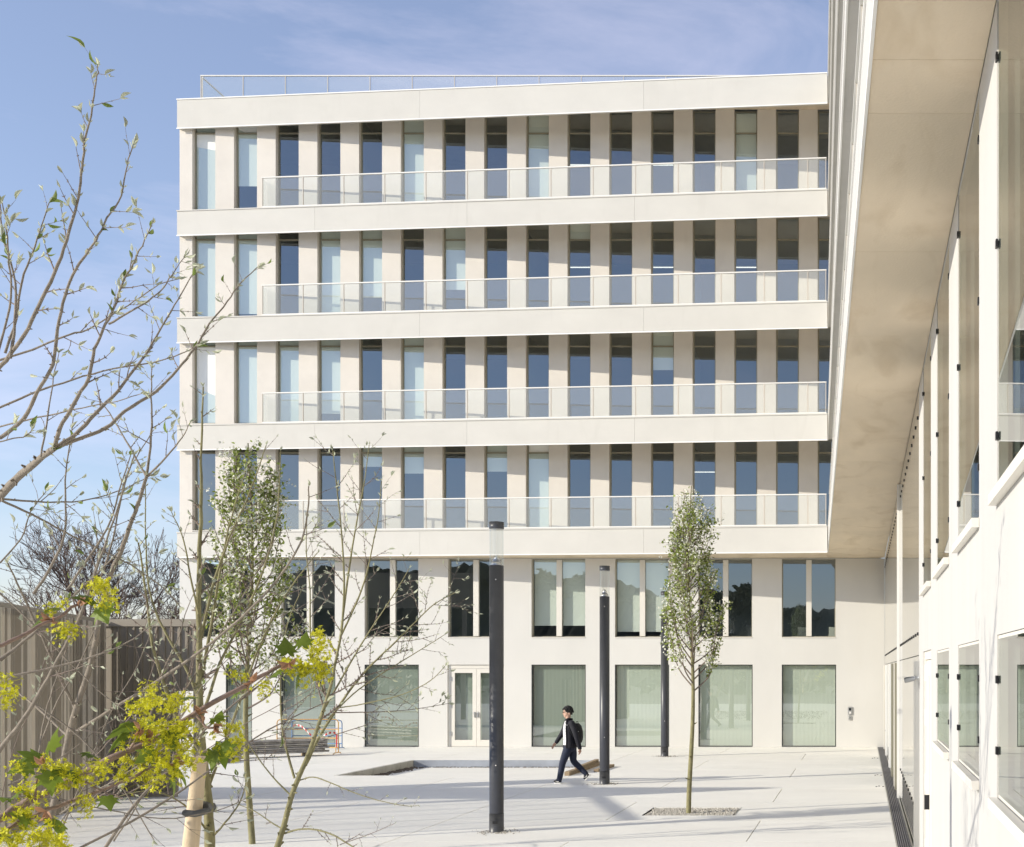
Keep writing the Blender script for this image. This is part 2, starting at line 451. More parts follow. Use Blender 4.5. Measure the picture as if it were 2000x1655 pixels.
# slabs, soffit, roof
wedge = [(-23.0,W-.12+.01),(front(0,-.2)),(front(1,-.2)),(XW-.05,W-.1),(XW-.05,W+6),(-23,W+6)]
SOFJ = [-23.0+i*2.81 for i in range(9)]
for i in range(8):
    x0, x1 = SOFJ[i]+.003, min(SOFJ[i+1], 99)-.003
    if i == 7: x1 = B.x-.03
    p0, p1 = front(tx(x0),-.004), front(tx(x1),-.004)
    m = MB(); m.prism([(x0,p0[1]),(x1,p1[1]),(x1,W-.001),(x0,W-.001)], ZB[0]+.012, ZB[0]+.05)
    build(m, "soffit_panel", M_SOFFIT, office)
m = MB(); m.prism([(B.x-.024,40.43),(B.x+.9,W-.001-1.0),(XW-.004,W-.001),(B.x-.024,W-.001)], ZB[0]+.012, ZB[0]+.05)
build(m, "soffit_panel", M_SOFFIT, office)
for k in range(5):
    m = MB()
    m.prism([front(0,-.15),front(1,-.15),(XW-.05,W-.02),(XW-.05,W+6.5),(-22.9,W+6.5),(-22.9,42.45)], ZT[k]-.14, ZT[k]-.02)
    build(m, "floor_slab", M_SLAB if k < 4 else M_ROOF, office)
    cuts = [0, tx(-18.2), tx(-13.0), tx(-7.4), 1.0] if k % 2 else [0, tx(-14.6), tx(-7.1), 1.0]
    for i in range(len(cuts)-1):
        t0, t1 = cuts[i]+(.00012 if i else 0), cuts[i+1]-(.00012 if i < len(cuts)-2 else 0)
        m = MB(); m.prism([front(t0),front(t1),front(t1,-.14),front(t0,-.14)], ZB[k]+.035, ZT[k]-.028)
        build(m, "band_panel", M_FASCIA, office)
    m = MB(); m.prism([front(-.0006,.018),front(1,.018),front(1,-.003),front(-.0006,-.003)], ZB[k], ZB[k]+.034)
    build(m, "drip_edge", M_DRIP, office)
    m = MB(); m.prism([front(-.0006,.022),front(1.0,.022),front(1.0,-.16),front(-.0006,-.16)], ZT[k]-.027, ZT[k]+.008)
    build(m, "coping", M_DRIP if k == 4 else M_FASCIA, office)
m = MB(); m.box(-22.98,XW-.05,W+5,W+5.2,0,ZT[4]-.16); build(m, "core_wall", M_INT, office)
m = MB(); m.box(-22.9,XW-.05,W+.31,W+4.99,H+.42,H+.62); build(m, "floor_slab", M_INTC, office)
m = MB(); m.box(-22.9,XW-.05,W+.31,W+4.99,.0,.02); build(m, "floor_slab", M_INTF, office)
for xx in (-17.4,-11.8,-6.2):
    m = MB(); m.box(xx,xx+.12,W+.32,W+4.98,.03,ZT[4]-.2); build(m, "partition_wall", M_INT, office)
m = MB(); m.box(-22.98,-22.7,W+.005,W+13,ZB[0]+.06,ZT[4]-.15); build(m, "side_wall", M_WALL, office)

# upper storeys: piers, window strips
WW, WH, WTR = .776, 3.38, 2.64
fm = MB()
for (a,b,c,d) in ((0,.045,0,WH),(WW-.045,WW,0,WH)): fm.box(a,b,0,.06,c,d)
for z in (0.0, WTR-.03, WH-.05): fm.box(.046,WW-.046,.001,.059,z,z+.05)
fm.box(-.006,WW+.006,-.175,-.002,-.03,-.003, 1)
FRAME_ME = fm.mesh("window", [M_FRAME, M_FRAMEB])
pm = MB(); pm.sheet(.047,WW-.047,.025,.025,.051,WTR-.031); PANE_ME = pm.mesh("pane", G_UP)
pm = MB(); pm.sheet(.047,WW-.047,.025,.025,WTR+.021,WH-.051); FAN_ME = pm.mesh("pane", G_UP)
BL = {}
def blind_mesh(fr):
    if fr not in BL:
        b = MB(); b.box(.05,WW-.05,.042,.046,WH-.06-(WH-.1)*fr,WH-.055); BL[fr] = b.mesh("blind", M_BLIND)
    return BL[fr]
BLINDS = {3:{0:1,5:.98,8:1,13:1,1:.75}, 2:{0:1,1:.97,3:.95,4:.8,6:.72,9:.2}, 1:{0:1,1:1,2:1,3:.9,5:1,11:.45}, 0:{8:1,7:.4,5:.42,4:.35}}
for k in range(4):
    zlo, zhi = ZT[k], ZB[k+1]+.70
    z0 = zlo+.08
    edges = [-22.98]
    for j in range(16):
        xl = fx(375.5+81.42*j); edges += [xl, xl+WW]
    edges.append(XW-.02)
    for i in range(0, len(edges), 2):
        m = MB(); m.box(edges[i], edges[i+1], W, W+.3, zlo+.005, zhi+.1)
        build(m, "pier", M_WALL, office)
    for j in range(16):
        xl = fx(375.5+81.42*j)
        Mx = T(xl, W+.165, z0)
        w = link("window", FRAME_ME, office, Mx)
        tilt = lambda: Mx @ Matrix.Rotation(math.radians(random.gauss(0,.30)),4,'X') @ Matrix.Rotation(math.radians(random.gauss(0,.35)),4,'Z')
        link("pane", PANE_ME, w, tilt()); link("pane", FAN_ME, w, tilt())
        fr = BLINDS[k].get(j)
        if fr: link("blind", blind_mesh(fr), w, Mx)
        m = MB(); m.box(xl+.001,xl+WW-.001,W+.012,W+.163,zlo-.01,z0-.035); build(m, "sill", M_WALL, office)
    # balcony ceiling behind the hanging band
    m = MB(); m.prism([front(0,-.15),front(1,-.15),(XW-.05,W-.001),(-22.98,W-.001)], ZB[k+1]+.705, ZB[k+1]+.715)
    build(m, "balcony_ceiling", M_SOFFIT, office)

# ground storey windows
def big_window(name, x0, x1, z0, z1, mull, glassm, blindm=None, bfrac=1.0, fmats=M_FRAMED, depth=.10, sill=True):
    m = MB(); t = .03
    y0, y1 = W+depth, W+depth+.06
    m.box(x0,x0+t,y0,y1,z0,z1); m.box(x1-t,x1,y0,y1,z0,z1)
    m.box(x0+t,x1-t,y0+.001,y1-.001,z1-t,z1); m.box(x0+t,x1-t,y0+.001,y1-.001,z0,z0+t)
    w = build(m, name, fmats, office)
    spans = [(x0+t,x1-t)]
    if mull:
        c = (x0+x1)/2
        mm = MB(); mm.box(c-.09,c+.09,y0-.05,y1,z0+t,z1-t); build(mm, "mullion", M_FRAMEB, w)
        spans = [(x0+t,c-.09),(c+.09,x1-t)]
    for (a,b) in spans:
        g = MB(); g.sheet(a+.002,b-.002,y0+.025,y0+.025,z0+t,z1-t); build(g, "pane", glassm, w)
        if blindm:
            g = MB()
            if blindm is M_BLIND:
                g.box(a+.005,b-.005,y0+.12,y0+.124,z1-t-(z1-z0-2*t)*bfrac,z1-t)
            else:                                     # pleated curtain
                n = 26; vs = []
                for i in range(n+1):
                    u = a+.005+(b-a-.01)*i/n; d = y0+.16+(.002 if i%2 else 0)
                    vs += [(u,d,z0+t),(u,d,z1-t)]
                g.add(vs, [(2*i,2*i+2,2*i+3,2*i+1) for i in range(n)])
            build(g, "blind" if blindm is M_BLIND else "curtain", blindm, w)
    if sill:
        s = MB(); s.box(x0+.002,x1-.002,W-.02,y0-.002,z0-.028,z0-.002); build(s, "sill", M_FRAMEB, w)
    return w
for j,(a,b) in enumerate(up_open):
    bl = {4:(M_BLIND,.86), 5:(M_BLIND,.94)}.get(j, (None,0))
    big_window("window", a+.001, b-.001, H+1.13, H+3.764, True, G_UP, bl[0], bl[1], M_FRAME, depth=.16)
for j,(a,b) in enumerate(low_open):
    if j == 3: continue
    big_window("window", a+.001, b-.001, .012, H+.199, False, G_LOW, M_BLINDG if j < 5 else M_BLINDL, 1, M_FRAMED, depth=.02, sill=False)
# double glazed door
a, b = low_open[3]
z1 = H+.199; y0 = W+.05
m = MB(); m.box(a+.001,a+.09,y0,y0+.08,.012,z1); m.box(b-.09,b-.001,y0,y0+.08,.012,z1); m.box(a+.09,b-.09,y0+.001,y0+.079,z1-.13,z1)
dfr = build(m, "door_frame", M_FRAMEB, office)
c = (a+b)/2
for (u0,u1,hx) in ((a+.095,c-.004,c-.06),(c+.004,b-.095,c+.06)):
    m = MB()
    m.box(u0,u0+.13,y0+.01,y0+.07,.02,z1-.135); m.box(u1-.13,u1,y0+.01,y0+.07,.02,z1-.135)
    m.box(u0+.13,u1-.13,y0+.011,y0+.069,.02,.24); m.box(u0+.13,u1-.13,y0+.011,y0+.069,z1-.28,z1-.135)
    d = build(m, "door", M_FRAMEB, office)
    g = MB(); g.sheet(u0+.131,u1-.131,y0+.04,y0+.04,.24,z1-.28); build(g, "pane", G_LOW, d)
    h = MB(); h.box(hx-.015,hx+.015,y0-.03,y0+.008,1.0,1.18); build(h, "handle", M_STEEL, d)
    for hz in (.45,1.4,2.3):
        h = MB(); e = u0 if u0 < c-.5 else u1
        h.box(e-.025,e+.025,y0-.012,y0+.009,hz-.07,hz+.07); build(h, "hinge", M_STEEL, d)
m = MB(); m.box(a+.1,b-.1,y0+.2,y0+.21,.02,z1-.1); build(m, "curtain", M_BLINDG, office)

# balcony railings on the band fronts, one on the roof set back
def railing(pts, zb, hgt, n, parent, step=None):
    (ax,ay),(bx,by) = pts
    d = Vector((bx-ax,by-ay)); L = d.length; d.normalize(); nn = Vector((d.y,-d.x))
    def q(s,o,z): p = Vector((ax,ay))+d*s+nn*o; return (p.x,p.y)
    m = MB()
    m.prism([q(0,.03,0),q(L,.03,0),q(L,-.03,0),q(0,-.03,0)], zb+hgt-.035, zb+hgt)
    m.prism([q(0,.02,0),q(L,.02,0),q(L,-.02,0),q(0,-.02,0)], zb+.01, zb+.05)
    r = build(m, "railing", M_RAIL, parent)
    st = L/n if step is None else step
    if step: n = int(math.ceil(L/st))
    pmh = MB(); pmh.box(0,.022,-.02,.02,zb+.051,zb+hgt-.036); pme = pmh.mesh("post", M_RPOST)
    gmh = MB(); gmh.sheet(.045,st-.012,0,0,zb+.052,zb+hgt-.037); gme = gmh.mesh("glass_panel", G_RAIL)
    ang = math.atan2(d.y,d.x)
    for i in range(n+1):
        p = Vector((ax,ay))+d*(st*i if i < n else L-.03)
        Mx = T(p.x,p.y,0) @ Matrix.Rotation(ang,4,'Z')
        link("post", pme, r, Mx)
        if i < n-1 or (i < n and step is None): link("glass_panel", gme, r, Mx)
        elif i < n:
            g = MB(); g.sheet(.045,L-st*i-.045,0,0,zb+.052,zb+hgt-.037); link("glass_panel", g.mesh("glass_panel", G_RAIL), r, Mx)
    return r
for k in range(4):
    pa, pb = front(tx(-20.05),-.05), front(.9985,-.05)
    railing((pa,pb), ZT[k]+.01, 1.03, 14, office, 1.411)
    m = MB(); m.sheet(pa[0],pa[0],pa[1]+.04,W-.01,ZT[k]+.06,ZT[k]+1.0); build(m, "glass_panel", G_RAIL, office)
ra, rb = ((392-PX)*42.85/F,42.85), (.5,42.85)
railing((ra,rb), ZT[4]-.02, H+(PY-147.5)*42.85/F-ZT[4]+.02, 16, office)
railing(((ra[0],42.95),(ra[0],50)), ZT[4]-.02, H+(PY-147.5)*42.85/F-ZT[4]+.02, 5, office)
# shell chairs inside the window at the right of the upper ground storey
def chair(x, y, z):
    t = thing("shell_chair", "", "chair", (x,y,z), "cream shell chairs behind the upper windows")
    m = MB(); n = 8
    prof = [(.22,.43),(.0,.40),(-.20,.42),(-.25,.55),(-.28,.85)]
    vs = []
    for (dy,dz) in prof:
        for i in range(n+1):
            u = -1+2*i/n; vs.append((x+u*.24*(1-.12*(dz>.5)), y+dy, z+dz+.10*u*u*(1 if dz<.6 else .2)))
    m.add(vs, [(r*(n+1)+i,r*(n+1)+i+1,(r+1)*(n+1)+i+1,(r+1)*(n+1)+i) for r in range(len(prof)-1) for i in range(n)], 0, True)
    build(m, "seat", M_CHAIR, t)
    for sx in (-.17,.17):
        for sy in (-.15,.15):
            m = MB(); m.tube([(x+sx*.7,y+sy*.7,z+.40),(x+sx*1.2,y+sy*1.2,z)], .012, 6); build(m, "leg", M_STEEL, t)
    return t
c1 = chair(fx(1568), W+1.0, H+.63); c1["label"] = "cream shell chair behind the left pane of the rightmost upper ground storey window"
c2 = chair(fx(1630), W+1.0, H+.63); c2["label"] = "cream shell chair behind the right pane of the rightmost upper ground storey window"

# intercom and switch box on the facade
m = MB(); X0 = fx(1656.5); m.box(X0,X0+.13,W-.035,W-.002,P(0,1396,W).z,P(0,1381,W).z)
t = thing("intercom", "grey steel intercom panel on the white wall beside the rightmost ground window", "intercom", (X0,W,1))
build(m, "housing", M_STEEL, t)
m = MB(); m.box(X0+.025,X0+.105,W-.040,W-.036,P(0,1388,W).z,P(0,1383,W).z); build(m, "speaker_grille", M_BLACK, t)
m = MB(); m.box(X0+.035,X0+.095,W-.042,W-.036,P(0,1394,W).z,P(0,1390.5,W).z); build(m, "button", M_WHITE, t)
m = MB(); m.box(X0+.02,X0+.11,W-.03,W-.002,P(0,1406.5,W).z,P(0,1398.5,W).z)
t = thing("key_switch", "small steel key switch box directly below the intercom", "switch", (X0,W,.9))
build(m, "housing", M_STEEL, t)
m = MB(); m.tube([(X0+.065,W-.031,P(0,1402.5,W).z),(X0+.065,W-.036,P(0,1402.5,W).z)], .018, 10); build(m, "lock", M_BLACK, t)

# ------------------------------------------------------------------ right wing
wing = thing("building_wing", "white wing running towards the viewer at right with deep concrete overhang and mirror windows", "building", (XW,15,0))
def wfx(Y): return .335-.0353*Y
YN, YF = -9.0, 40.4
cols = [7.09, 9.98, 12.82, 15.72]
holes = []
for i, yf in enumerate([7.09-2.86*3,7.09-2.86*2,7.09-2.86] + cols):
    holes.append((yf-1.8, yf, H+.985, H+3.77))
    if i < 6: holes.append((yf-1.8, yf, H-.72, H+.20))
holes.append((13.85,15.72,.012,H+.235))
YC = 16.86                                   # cladding starts
m = wall_holes(YN, YC, 0, H+3.778, holes, .13, lambda u,z,d:(XW+d, u, z))
m.add([(XW,YN,0),(XW+8,YN,0),(XW+8,YN,H+3.77),(XW,YN,H+3.77)], [(3,2,1,0)])
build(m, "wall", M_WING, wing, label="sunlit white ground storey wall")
clipm = MB(); clipm.box(-.012,.0,-.022,.022,-.022,.022); CLIP = clipm.mesh("clip", M_BLACK)
def wing_window(y0, y1, z0, z1, sill, clips):
    m = MB(); t = .02; a, b = XW+.008, XW+.06
    m.box(a,b,y0+.001,y0+t,z0,z1); m.box(a,b,y1-t,y1-.001,z0,z1); m.box(a,b,y0+t,y1-t,z0,z0+t); m.box(a,b,y0+t,y1-t,z1-t,z1-.001)
    w = build(m, "window", M_FRAMEB, wing)
    g = MB(); g.sheet(XW+.005,XW+.005,y0+t,y1-t,z0+t,z1-t); build(g, "pane", G_WING, w)
    s = MB(); s.box(XW-.05,XW-.002,y0-.02,y1+.02,z0-.06,z0+.0); build(s, "sill", M_FRAMEB, w)
    for z in clips:
        for yy in (y0+.004, y1-.004):
            link("clip", CLIP, w, T(XW+.003, yy, z))
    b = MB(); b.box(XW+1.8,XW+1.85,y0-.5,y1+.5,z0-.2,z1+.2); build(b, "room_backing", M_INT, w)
for i, yf in enumerate([7.09-2.86*2,7.09-2.86] + cols):
    wing_window(yf-1.799, yf-.001, H+.99, H+3.77, True, (H+1.32, H+2.4, H+3.45))
    if i < 5: wing_window(yf-1.799, yf-.001, H-.715, H+.198, True, (H-.45, H-.05))
# metal service door in the wall
m = MB(); y0, y1, z1 = 13.852, 15.718, H+.233
m.box(XW+.02,XW+.1,y0,y0+.09,.012,z1); m.box(XW+.02,XW+.1,y1-.09,y1,.012,z1); m.box(XW+.02,XW+.1,y0+.09,y1-.09,z1-.1,z1)
dfr = build(m, "door_frame", M_FRAMEB, wing)
yc = (y0+y1)/2
for (u0,u1) in ((y0+.095,yc-.004),(yc+.004,y1-.095)):
    m = MB(); m.box(XW+.04,XW+.085,u0,u1,.02,z1-.105); d = build(m, "door", M_FRAMEB, wing)
    m = MB(); m.box(XW+.030,XW+.039,u0+.14,u1-.14,.3,z1-.3); build(m, "door_panel", M_FRAMEB, d)
    for hz in (.4,1.2,2.0,2.55):
        m = MB(); e = u0+.03 if u0 < yc-.1 else u1-.03; m.box(XW+.015,XW+.039,e-.03,e+.03,hz-.1,hz+.1); build(m, "hinge", M_DRIP, d)
m = MB(); m.box(XW-.03,XW+.029,yc-.02,yc+.02,.95,1.12); build(m, "handle", M_BLACK, dfr)
# glossy cladding with doors to the corner
ys = [YC+.004]
while ys[-1] < W-1.5: ys.append(ys[-1]+1.405)
ys[-1] = W-.02
for i in range(len(ys)-1):
    if abs((ys[i]+ys[i+1])/2-25.5) < .5: pass
    for (za,zb_) in ((.06,H+.195),(H+.21,H+3.77)):
        m = MB(); m.box(XW+.0,XW+.04,ys[i]+.004,ys[i+1]-.004,za,zb_); build(m, "cladding_panel", M_CLAD, wing)
    for z in (H+.5, H+3.45, .62):
        for f in (.25,.75):
            link("clip", CLIP, wing, T(XW-.001, ys[i]+(ys[i+1]-ys[i])*f, z))
m = MB(); m.box(XW+.041,XW+.3,YC,W,0,H+3.77); build(m, "backing_wall", M_FRAMED, wing)
m = MB(); m.box(XW-.055,XW-.001,25.50,25.58,0,H+3.77); build(m, "fin_post", M_DRIP, wing)
m = MB(); m.box(XW-.045,XW-.001,YC-.12,YC-.06,0,P(0,1291,16.8).z); m.box(XW-.075,XW-.046,YC-.1,YC-.08,0,P(0,1291,16.8).z)
build(m, "steel_post", M_STEEL, wing)
for (ya,yb,mt) in ((27.2,27.5,M_FRAME),(28.0,28.2,M_FRAMEB),(30.6,30.85,M_FRAME),(33.4,33.7,M_DRIP),(38.2,38.5,M_DRIP),(41.3,41.6,M_FRAMEB)):
    m = MB(); m.box(XW-.055,XW-.001,ya,yb,0,H+.17); build(m, "door_jamb", mt, wing)
for (ya,yb) in ((28.22,30.58),(30.87,33.38),(33.72,38.18)):
    m = MB(); m.sheet(XW-.02,XW-.02,ya,yb,.05,H+.16); d = build(m, "door", G_WING, wing)
    for z in (.5,1.3,2.2):
        m = MB(); m.box(XW-.05,XW-.0305,ya+.05,ya+.2,z-.1,z+.1); build(m, "hinge", M_DRIP, d)
# soffit, bands, slabs, upper wall
ysf = [-9,-6.2,-3.3,-.5,2.4,5.2,7.82,8.57,11.4,14.3,17.1,20,22.8,25.3,28.5,31.3,34.2,37,YF-.03]
for i in range(len(ysf)-1):
    a, b = ysf[i]+.002, ysf[i+1]-.002
    m = MB(); m.prism([(wfx(a)+.006,a),(XW-.002,a),(XW-.002,b),(wfx(b)+.006,b)], ZB[0]+.012, ZB[0]+.05); build(m, "soffit_panel", M_SOFFIT, wing)
m = MB(); m.prism([(B.x+.012,YF-.02),(XW-.002,YF-.02),(XW-.002,W-.03),(B.x+.93,W-1.02)], ZB[0]+.012, ZB[0]+.05); build(m, "soffit_panel", M_SOFFIT, wing)
for k in range(5):
    m = MB(); m.prism([(wfx(YN)+.15,YN),(9,YN),(9,W-.03),(XW-.03,W-.03),(wfx(YF)+.15,YF+.15)], ZT[k]-.13, ZT[k]-.03); build(m, "floor_slab", M_SLAB, wing)
    e = [YN, -3, 4.0, 10.4, 17.0, 24.0, 31.0, YF]
    for i in range(len(e)-1):
        a, b = e[i]+.002, e[i+1]-(.002 if i < len(e)-2 else 0)
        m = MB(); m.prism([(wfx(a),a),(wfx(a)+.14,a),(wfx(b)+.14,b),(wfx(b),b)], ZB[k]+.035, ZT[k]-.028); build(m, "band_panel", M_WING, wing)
    for (za,zb_) in ((ZB[k],ZB[k]+.034),(ZT[k]-.027,ZT[k]+.008)):
        m = MB(); m.prism([(wfx(YN)-.018,YN),(wfx(YN)+.004,YN),(wfx(YF)+.004,YF+.01),(wfx(YF)-.018,YF-.018)], za, zb_); build(m, "drip_edge" if za == ZB[k] else "coping", M_DRIP, wing)
    if k < 4:
        railing(((wfx(YF-.12)+.05,YF-.12),(wfx(YN)+.05,YN)), ZT[k]+.01, 1.03, 35, wing)
        hs = []
        for i in range(16):
            yy = 36.5-i*2.81; hs.append((yy-.776, yy, ZT[k]+.1, ZB[k+1]+.6))
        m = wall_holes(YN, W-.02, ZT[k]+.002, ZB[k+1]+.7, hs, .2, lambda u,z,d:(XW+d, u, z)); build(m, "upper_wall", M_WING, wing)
        m = MB()
        m.sheet(XW+.16,XW+.16,YN,W-.1,ZT[k]+.05,ZB[k+1]+.65); build(m, "window_glazing", G_UP, wing)
m = MB(); m.box(XW+3,XW+3.1,YN,W,0,ZT[4]-.2); build(m, "core_wall", M_INT, wing)

# security camera on the wing
yc_, zc = 16.75, P(0,1327,16.75).z
t = thing("security_camera", "grey bullet security camera reaching out from the wing wall beside the service door", "security camera", (XW,yc_,zc))
m = MB(); m.tube([(XW-.01,yc_-.16,zc+.02),(XW-.06,yc_-.16,zc+.02)], .022, 12); build(m, "bracket", M_GREY, t)
m = MB(); m.tube([(XW-.06,yc_-.16,zc+.015),(XW-.09,yc_-.16,zc+.01),(XW-.20,yc_-.15,zc-.015)], [.02,.036,.036], 14); build(m, "body", M_GREY, t)
m = MB(); m.prism([(XW-.225,yc_-.195),(XW-.09,yc_-.2),(XW-.09,yc_-.115),(XW-.225,yc_-.11)], zc+.028, zc+.034); build(m, "sun_shield", M_GREY, t)
m = MB(); m.tube([(XW-.2005,yc_-.15,zc-.0152),(XW-.204,yc_-.15,zc-.016)], .026, 12); build(m, "lens", M_BLACK, t)

# drain grate along the wing
dr = thing("drain_grate", "long dark slotted drain channel running along the foot of the wing wall", "drain", (.6,20,0))
m = MB(); m.box(.505,XW-.005,4,W-.1,-.2,-.06); build(m, "channel", M_BLACK, dr)
for (a,b) in ((.506,.522),(XW-.03,XW-.006)):
    m = MB(); m.box(a,b,4,W-.1,-.059,.003); build(m, "edge_rail", M_STEEL, dr)
for i in range(6):
    x = .535+i*.033
    m = MB(); m.box(x,x+.015,4,W-.1,-.03,.001); build(m, "bar", M_DRAIN, dr)
m = MB()
for i in range(380): m.box(.523,XW-.031,4+.1*i,4.02+.1*i,-.05,-.031)
build(m, "cross_bars", M_DRAIN, dr, kind="stuff")

# ------------------------------------------------------------------ street lamps
def lamp(x, y, label):
    t = thing("street_lamp", label, "street lamp", (x,y,0), "column lamps standing in a line across the plaza")
    r = .112
    m = MB(); m.cyl(x,y,.30,4.26,r,32); build(m, "post", M_POST, t)
    m = MB(); m.cyl(x,y,-.1,.297,r+.003,32); build(m, "base_sleeve", M_POST, t)
    m = MB()
    n = 32
    m.tube([(x,y,4.262),(x,y,4.846)], r-.004, n, caps=False)
    build(m, "lamp_glass", G_LAMP, t)
    m = MB(); m.cyl(x,y,4.261,4.32,r-.03,24); m.cyl(x,y,4.32,4.42,r-.045,24,r2=.02); build(m, "reflector", M_STEEL, t)
    m = MB(); m.cyl(x,y,4.848,4.955,r+.004,32); build(m, "cap", M_POST, t)
    for z in (1.07,4.03):
        m = MB(); m.tube([(x+.02,y-r+.002,z),(x+.02,y-r-.006,z)], .009, 8); build(m, "rivet", M_WHITE, t)
    m = MB(); m.box(x-.03,x+.05,y-r-.006,y-r-.0025,.14,.18); build(m, "nameplate", M_BLACK, t)
    pebbles([(x+random.gauss(0,.16), y+random.gauss(0,.14), .006, random.uniform(.008,.022)) for _ in range(160)], M_GRAV, "gravel", t)
    return t
lamp(-5.85, 20.15, "dark grey column lamp nearest the viewer, with clear glass head")
lamp(-5.85, 28.6, "dark grey column lamp standing right of the walking man")
lamp(-5.93, 37.8, "farthest dark column lamp, partly behind the slim flowering tree")
lamp(-5.85, 7.5, "dark column lamp outside the picture whose shadow falls on the wing wall")

# ------------------------------------------------------------------ taupe metal enclosure at the left
enc = thing("metal_enclosure", "taupe metal enclosure of vertical fins and ribbed cladding at the left edge", "enclosure", (-15,24,0))
q0, q1 = Vector((-12.55,17.4)), Vector((-15.5,25.62)); hh = 3.6
d = (q1-q0); L = d.length; d.normalize(); nn = Vector((d.y,-d.x))
if nn.x < 0: nn = -nn
fmb = MB(); fmb.box(-.009,.009,-.14,0,.06,hh-.06); FIN = fmb.mesh("fin", M_CLADF)
fmb = MB(); fmb.box(-.012,.012,-.14,.022,.06,hh-.06); FINL = fmb.mesh("fin", M_FINSUN)
fmb = MB(); fmb.box(-.03,.03,-.10,.05,.06,hh-.06); FINW = fmb.mesh("fin", M_FINSUN)
ang = math.atan2(d.y,d.x)
n = int(L/.135)
for i in range(n):
    p = q0+d*(i*.135+.04); link("fin", FINW if i % 6 == 0 else (FINL if (i*7) % 5 < 2 else FIN), enc, T(p.x,p.y,0) @ Matrix.Rotation(ang,4,'Z') @ T(0,random.uniform(-.02,.02),0))
def strip(a, b, o0, o1, z0, z1, name, mt, parent):
    m = MB(); p = [q0+d*a+nn*o0, q0+d*b+nn*o0, q0+d*b+nn*o1, q0+d*a+nn*o1]
    m.prism([(v.x,v.y) for v in p], z0, z1); return build(m, name, mt, parent)
strip(0,L,-.16,.03,hh-.058,hh+.03,"top_rail",M_CLADB,enc)
strip(0,L,-.15,.0,.0,.058,"bottom_rail",M_CLADB,enc)
strip(L*.66,L*.70,-.13,.012,.06,hh-.06,"post",M_CLADB,enc)
strip(L-.9,L-.02,-.10,-.085,.06,hh-.06,"panel",M_CLADB,enc)
strip(L-.75,L-.70,.02,.06,.05,2.05,"handle_bar",M_BLACK,enc)
YE = 25.75
m = MB(); m.box(-15.55,-14.02,YE,YE+.05,.12,hh-.12); build(m, "panel", M_CLADB, enc)
m = MB(); m.box(-14.02,-13.62,YE,YE+.05,2.2,hh-.12); build(m, "panel", M_CLADB, enc)
for i in range(11):
    x = -15.35+i*.155
    m = MB(); m.box(x,x+.028,YE-.04,YE-.001,.12 if x < -14.05 else 2.26,hh-.13); build(m, "rib", M_CLADF, enc)
m = MB(); m.box(-15.62,-13.58,YE-.05,YE+.1,hh-.118,hh+.03); build(m, "lintel", M_CLADB, enc)
m = MB(); m.box(-15.55,-14.02,YE-.045,YE+.06,.0,.118); build(m, "bottom_rail", M_CLADB, enc)
m = MB(); m.box(-15.35,-14.0,YE-.012,YE-.0015,2.1,2.13); build(m, "seam", M_FRAME, enc)
m = MB(); m.box(-14.08,-14.0,YE-.05,YE+.05,.12,2.2); m.box(-14.0,-13.62,YE-.046,YE+.046,2.16,2.2); build(m, "door_frame", M_CLADF, enc)
m = MB(); m.box(-13.66,-13.6,YE-.03,YE+.05,.0,2.19); build(m, "post", M_CLADB, enc)
# unseen raised panel added beyond the left edge to shade a band of plaza
caster = thing("shade_caster", "unseen panel on posts added left of view to cast the shade band", "shade_caster", (-27,18.3,0))
m = MB(); m.box(-40,-20.6,18.2,18.5,5.9,7.75); build(m, "shade_panel", M_CLADB, caster)
for x in (-39,-33,-27,-21.2):
    m = MB(); m.box(x,x+.2,18.25,18.45,0,5.895); build(m, "post", M_CLADB, caster)

# ------------------------------------------------------------------ crowd barriers, tape, scaffold tubes, beams
def barrier(x0, x1, y, mt, label, zt=1.07, slope=0.0):
    t = thing("crowd_barrier", label, "barrier", ((x0+x1)/2,y,0), "tubular crowd barriers by the ground windows")
    r = .1; r0 = .017
    m = MB(); pts = [(x0,y,.04),(x0,y,zt-r),(x0+.03,y,zt-.03),(x0+r,y,zt),(x1-r,y,zt),(x1-.03,y,zt-.03),(x1,y,zt-r),(x1,y,.04)]
    m.tube(pts, r0, 8); build(m, "frame", mt, t)
    for z in (zt*.72, zt*.46, zt*.19):
        m = MB(); m.tube([(x0+.01,y,z),(x1-.01,y,z)], .015, 8); build(m, "rail", mt, t)
    for x in (x0+.08, x1-.08):
        m = MB(); m.tube([(x,y,.2),(x,y,.04)], .014, 8); build(m, "upright", mt, t)
    for x in (x0, x1):
        m = MB(); m.tube([(x-.04,y-.28,.015),(x-.04,y-.2,.045),(x-.04,y+.2,.045),(x-.04,y+.28,.015)], .014, 8); build(m, "foot", mt, t)
    return t
yb = 38.9
barrier((541-PX)*yb/F, (661-PX)*yb/F, yb, M_YEL, "rusty orange tubular crowd barrier with tape tied across it")
barrier((570-PX)*41.4/F, (668-PX)*41.4/F, 41.4, M_BLUE, "blue tubular crowd barrier behind the orange barrier", .95)
m = MB(); m2 = MB(); n = 22
x0, x1 = (574-PX)*yb/F, (660-PX)*yb/F
for i in range(n):
    s0, s1 = i/n, (i+1)/n
    def pt(s):
        z = .88-.30*s+.10*math.sin(s*9)-.25*math.sin(s*math.pi)*.5
        return (x0+(x1-x0)*s, yb-.035+.02*math.sin(s*14), z)
    a, b = pt(s0), pt(s1); tw = .035*math.cos(s0*11); tw2 = .035*math.cos(s1*11)
    m.add([(a[0],a[1],a[2]-.03),(b[0],b[1],b[2]-.03),(b[0],b[1]+tw2,b[2]+.03),(a[0],a[1]+tw,a[2]+.03)], [(0,1,2,3)], i % 2)
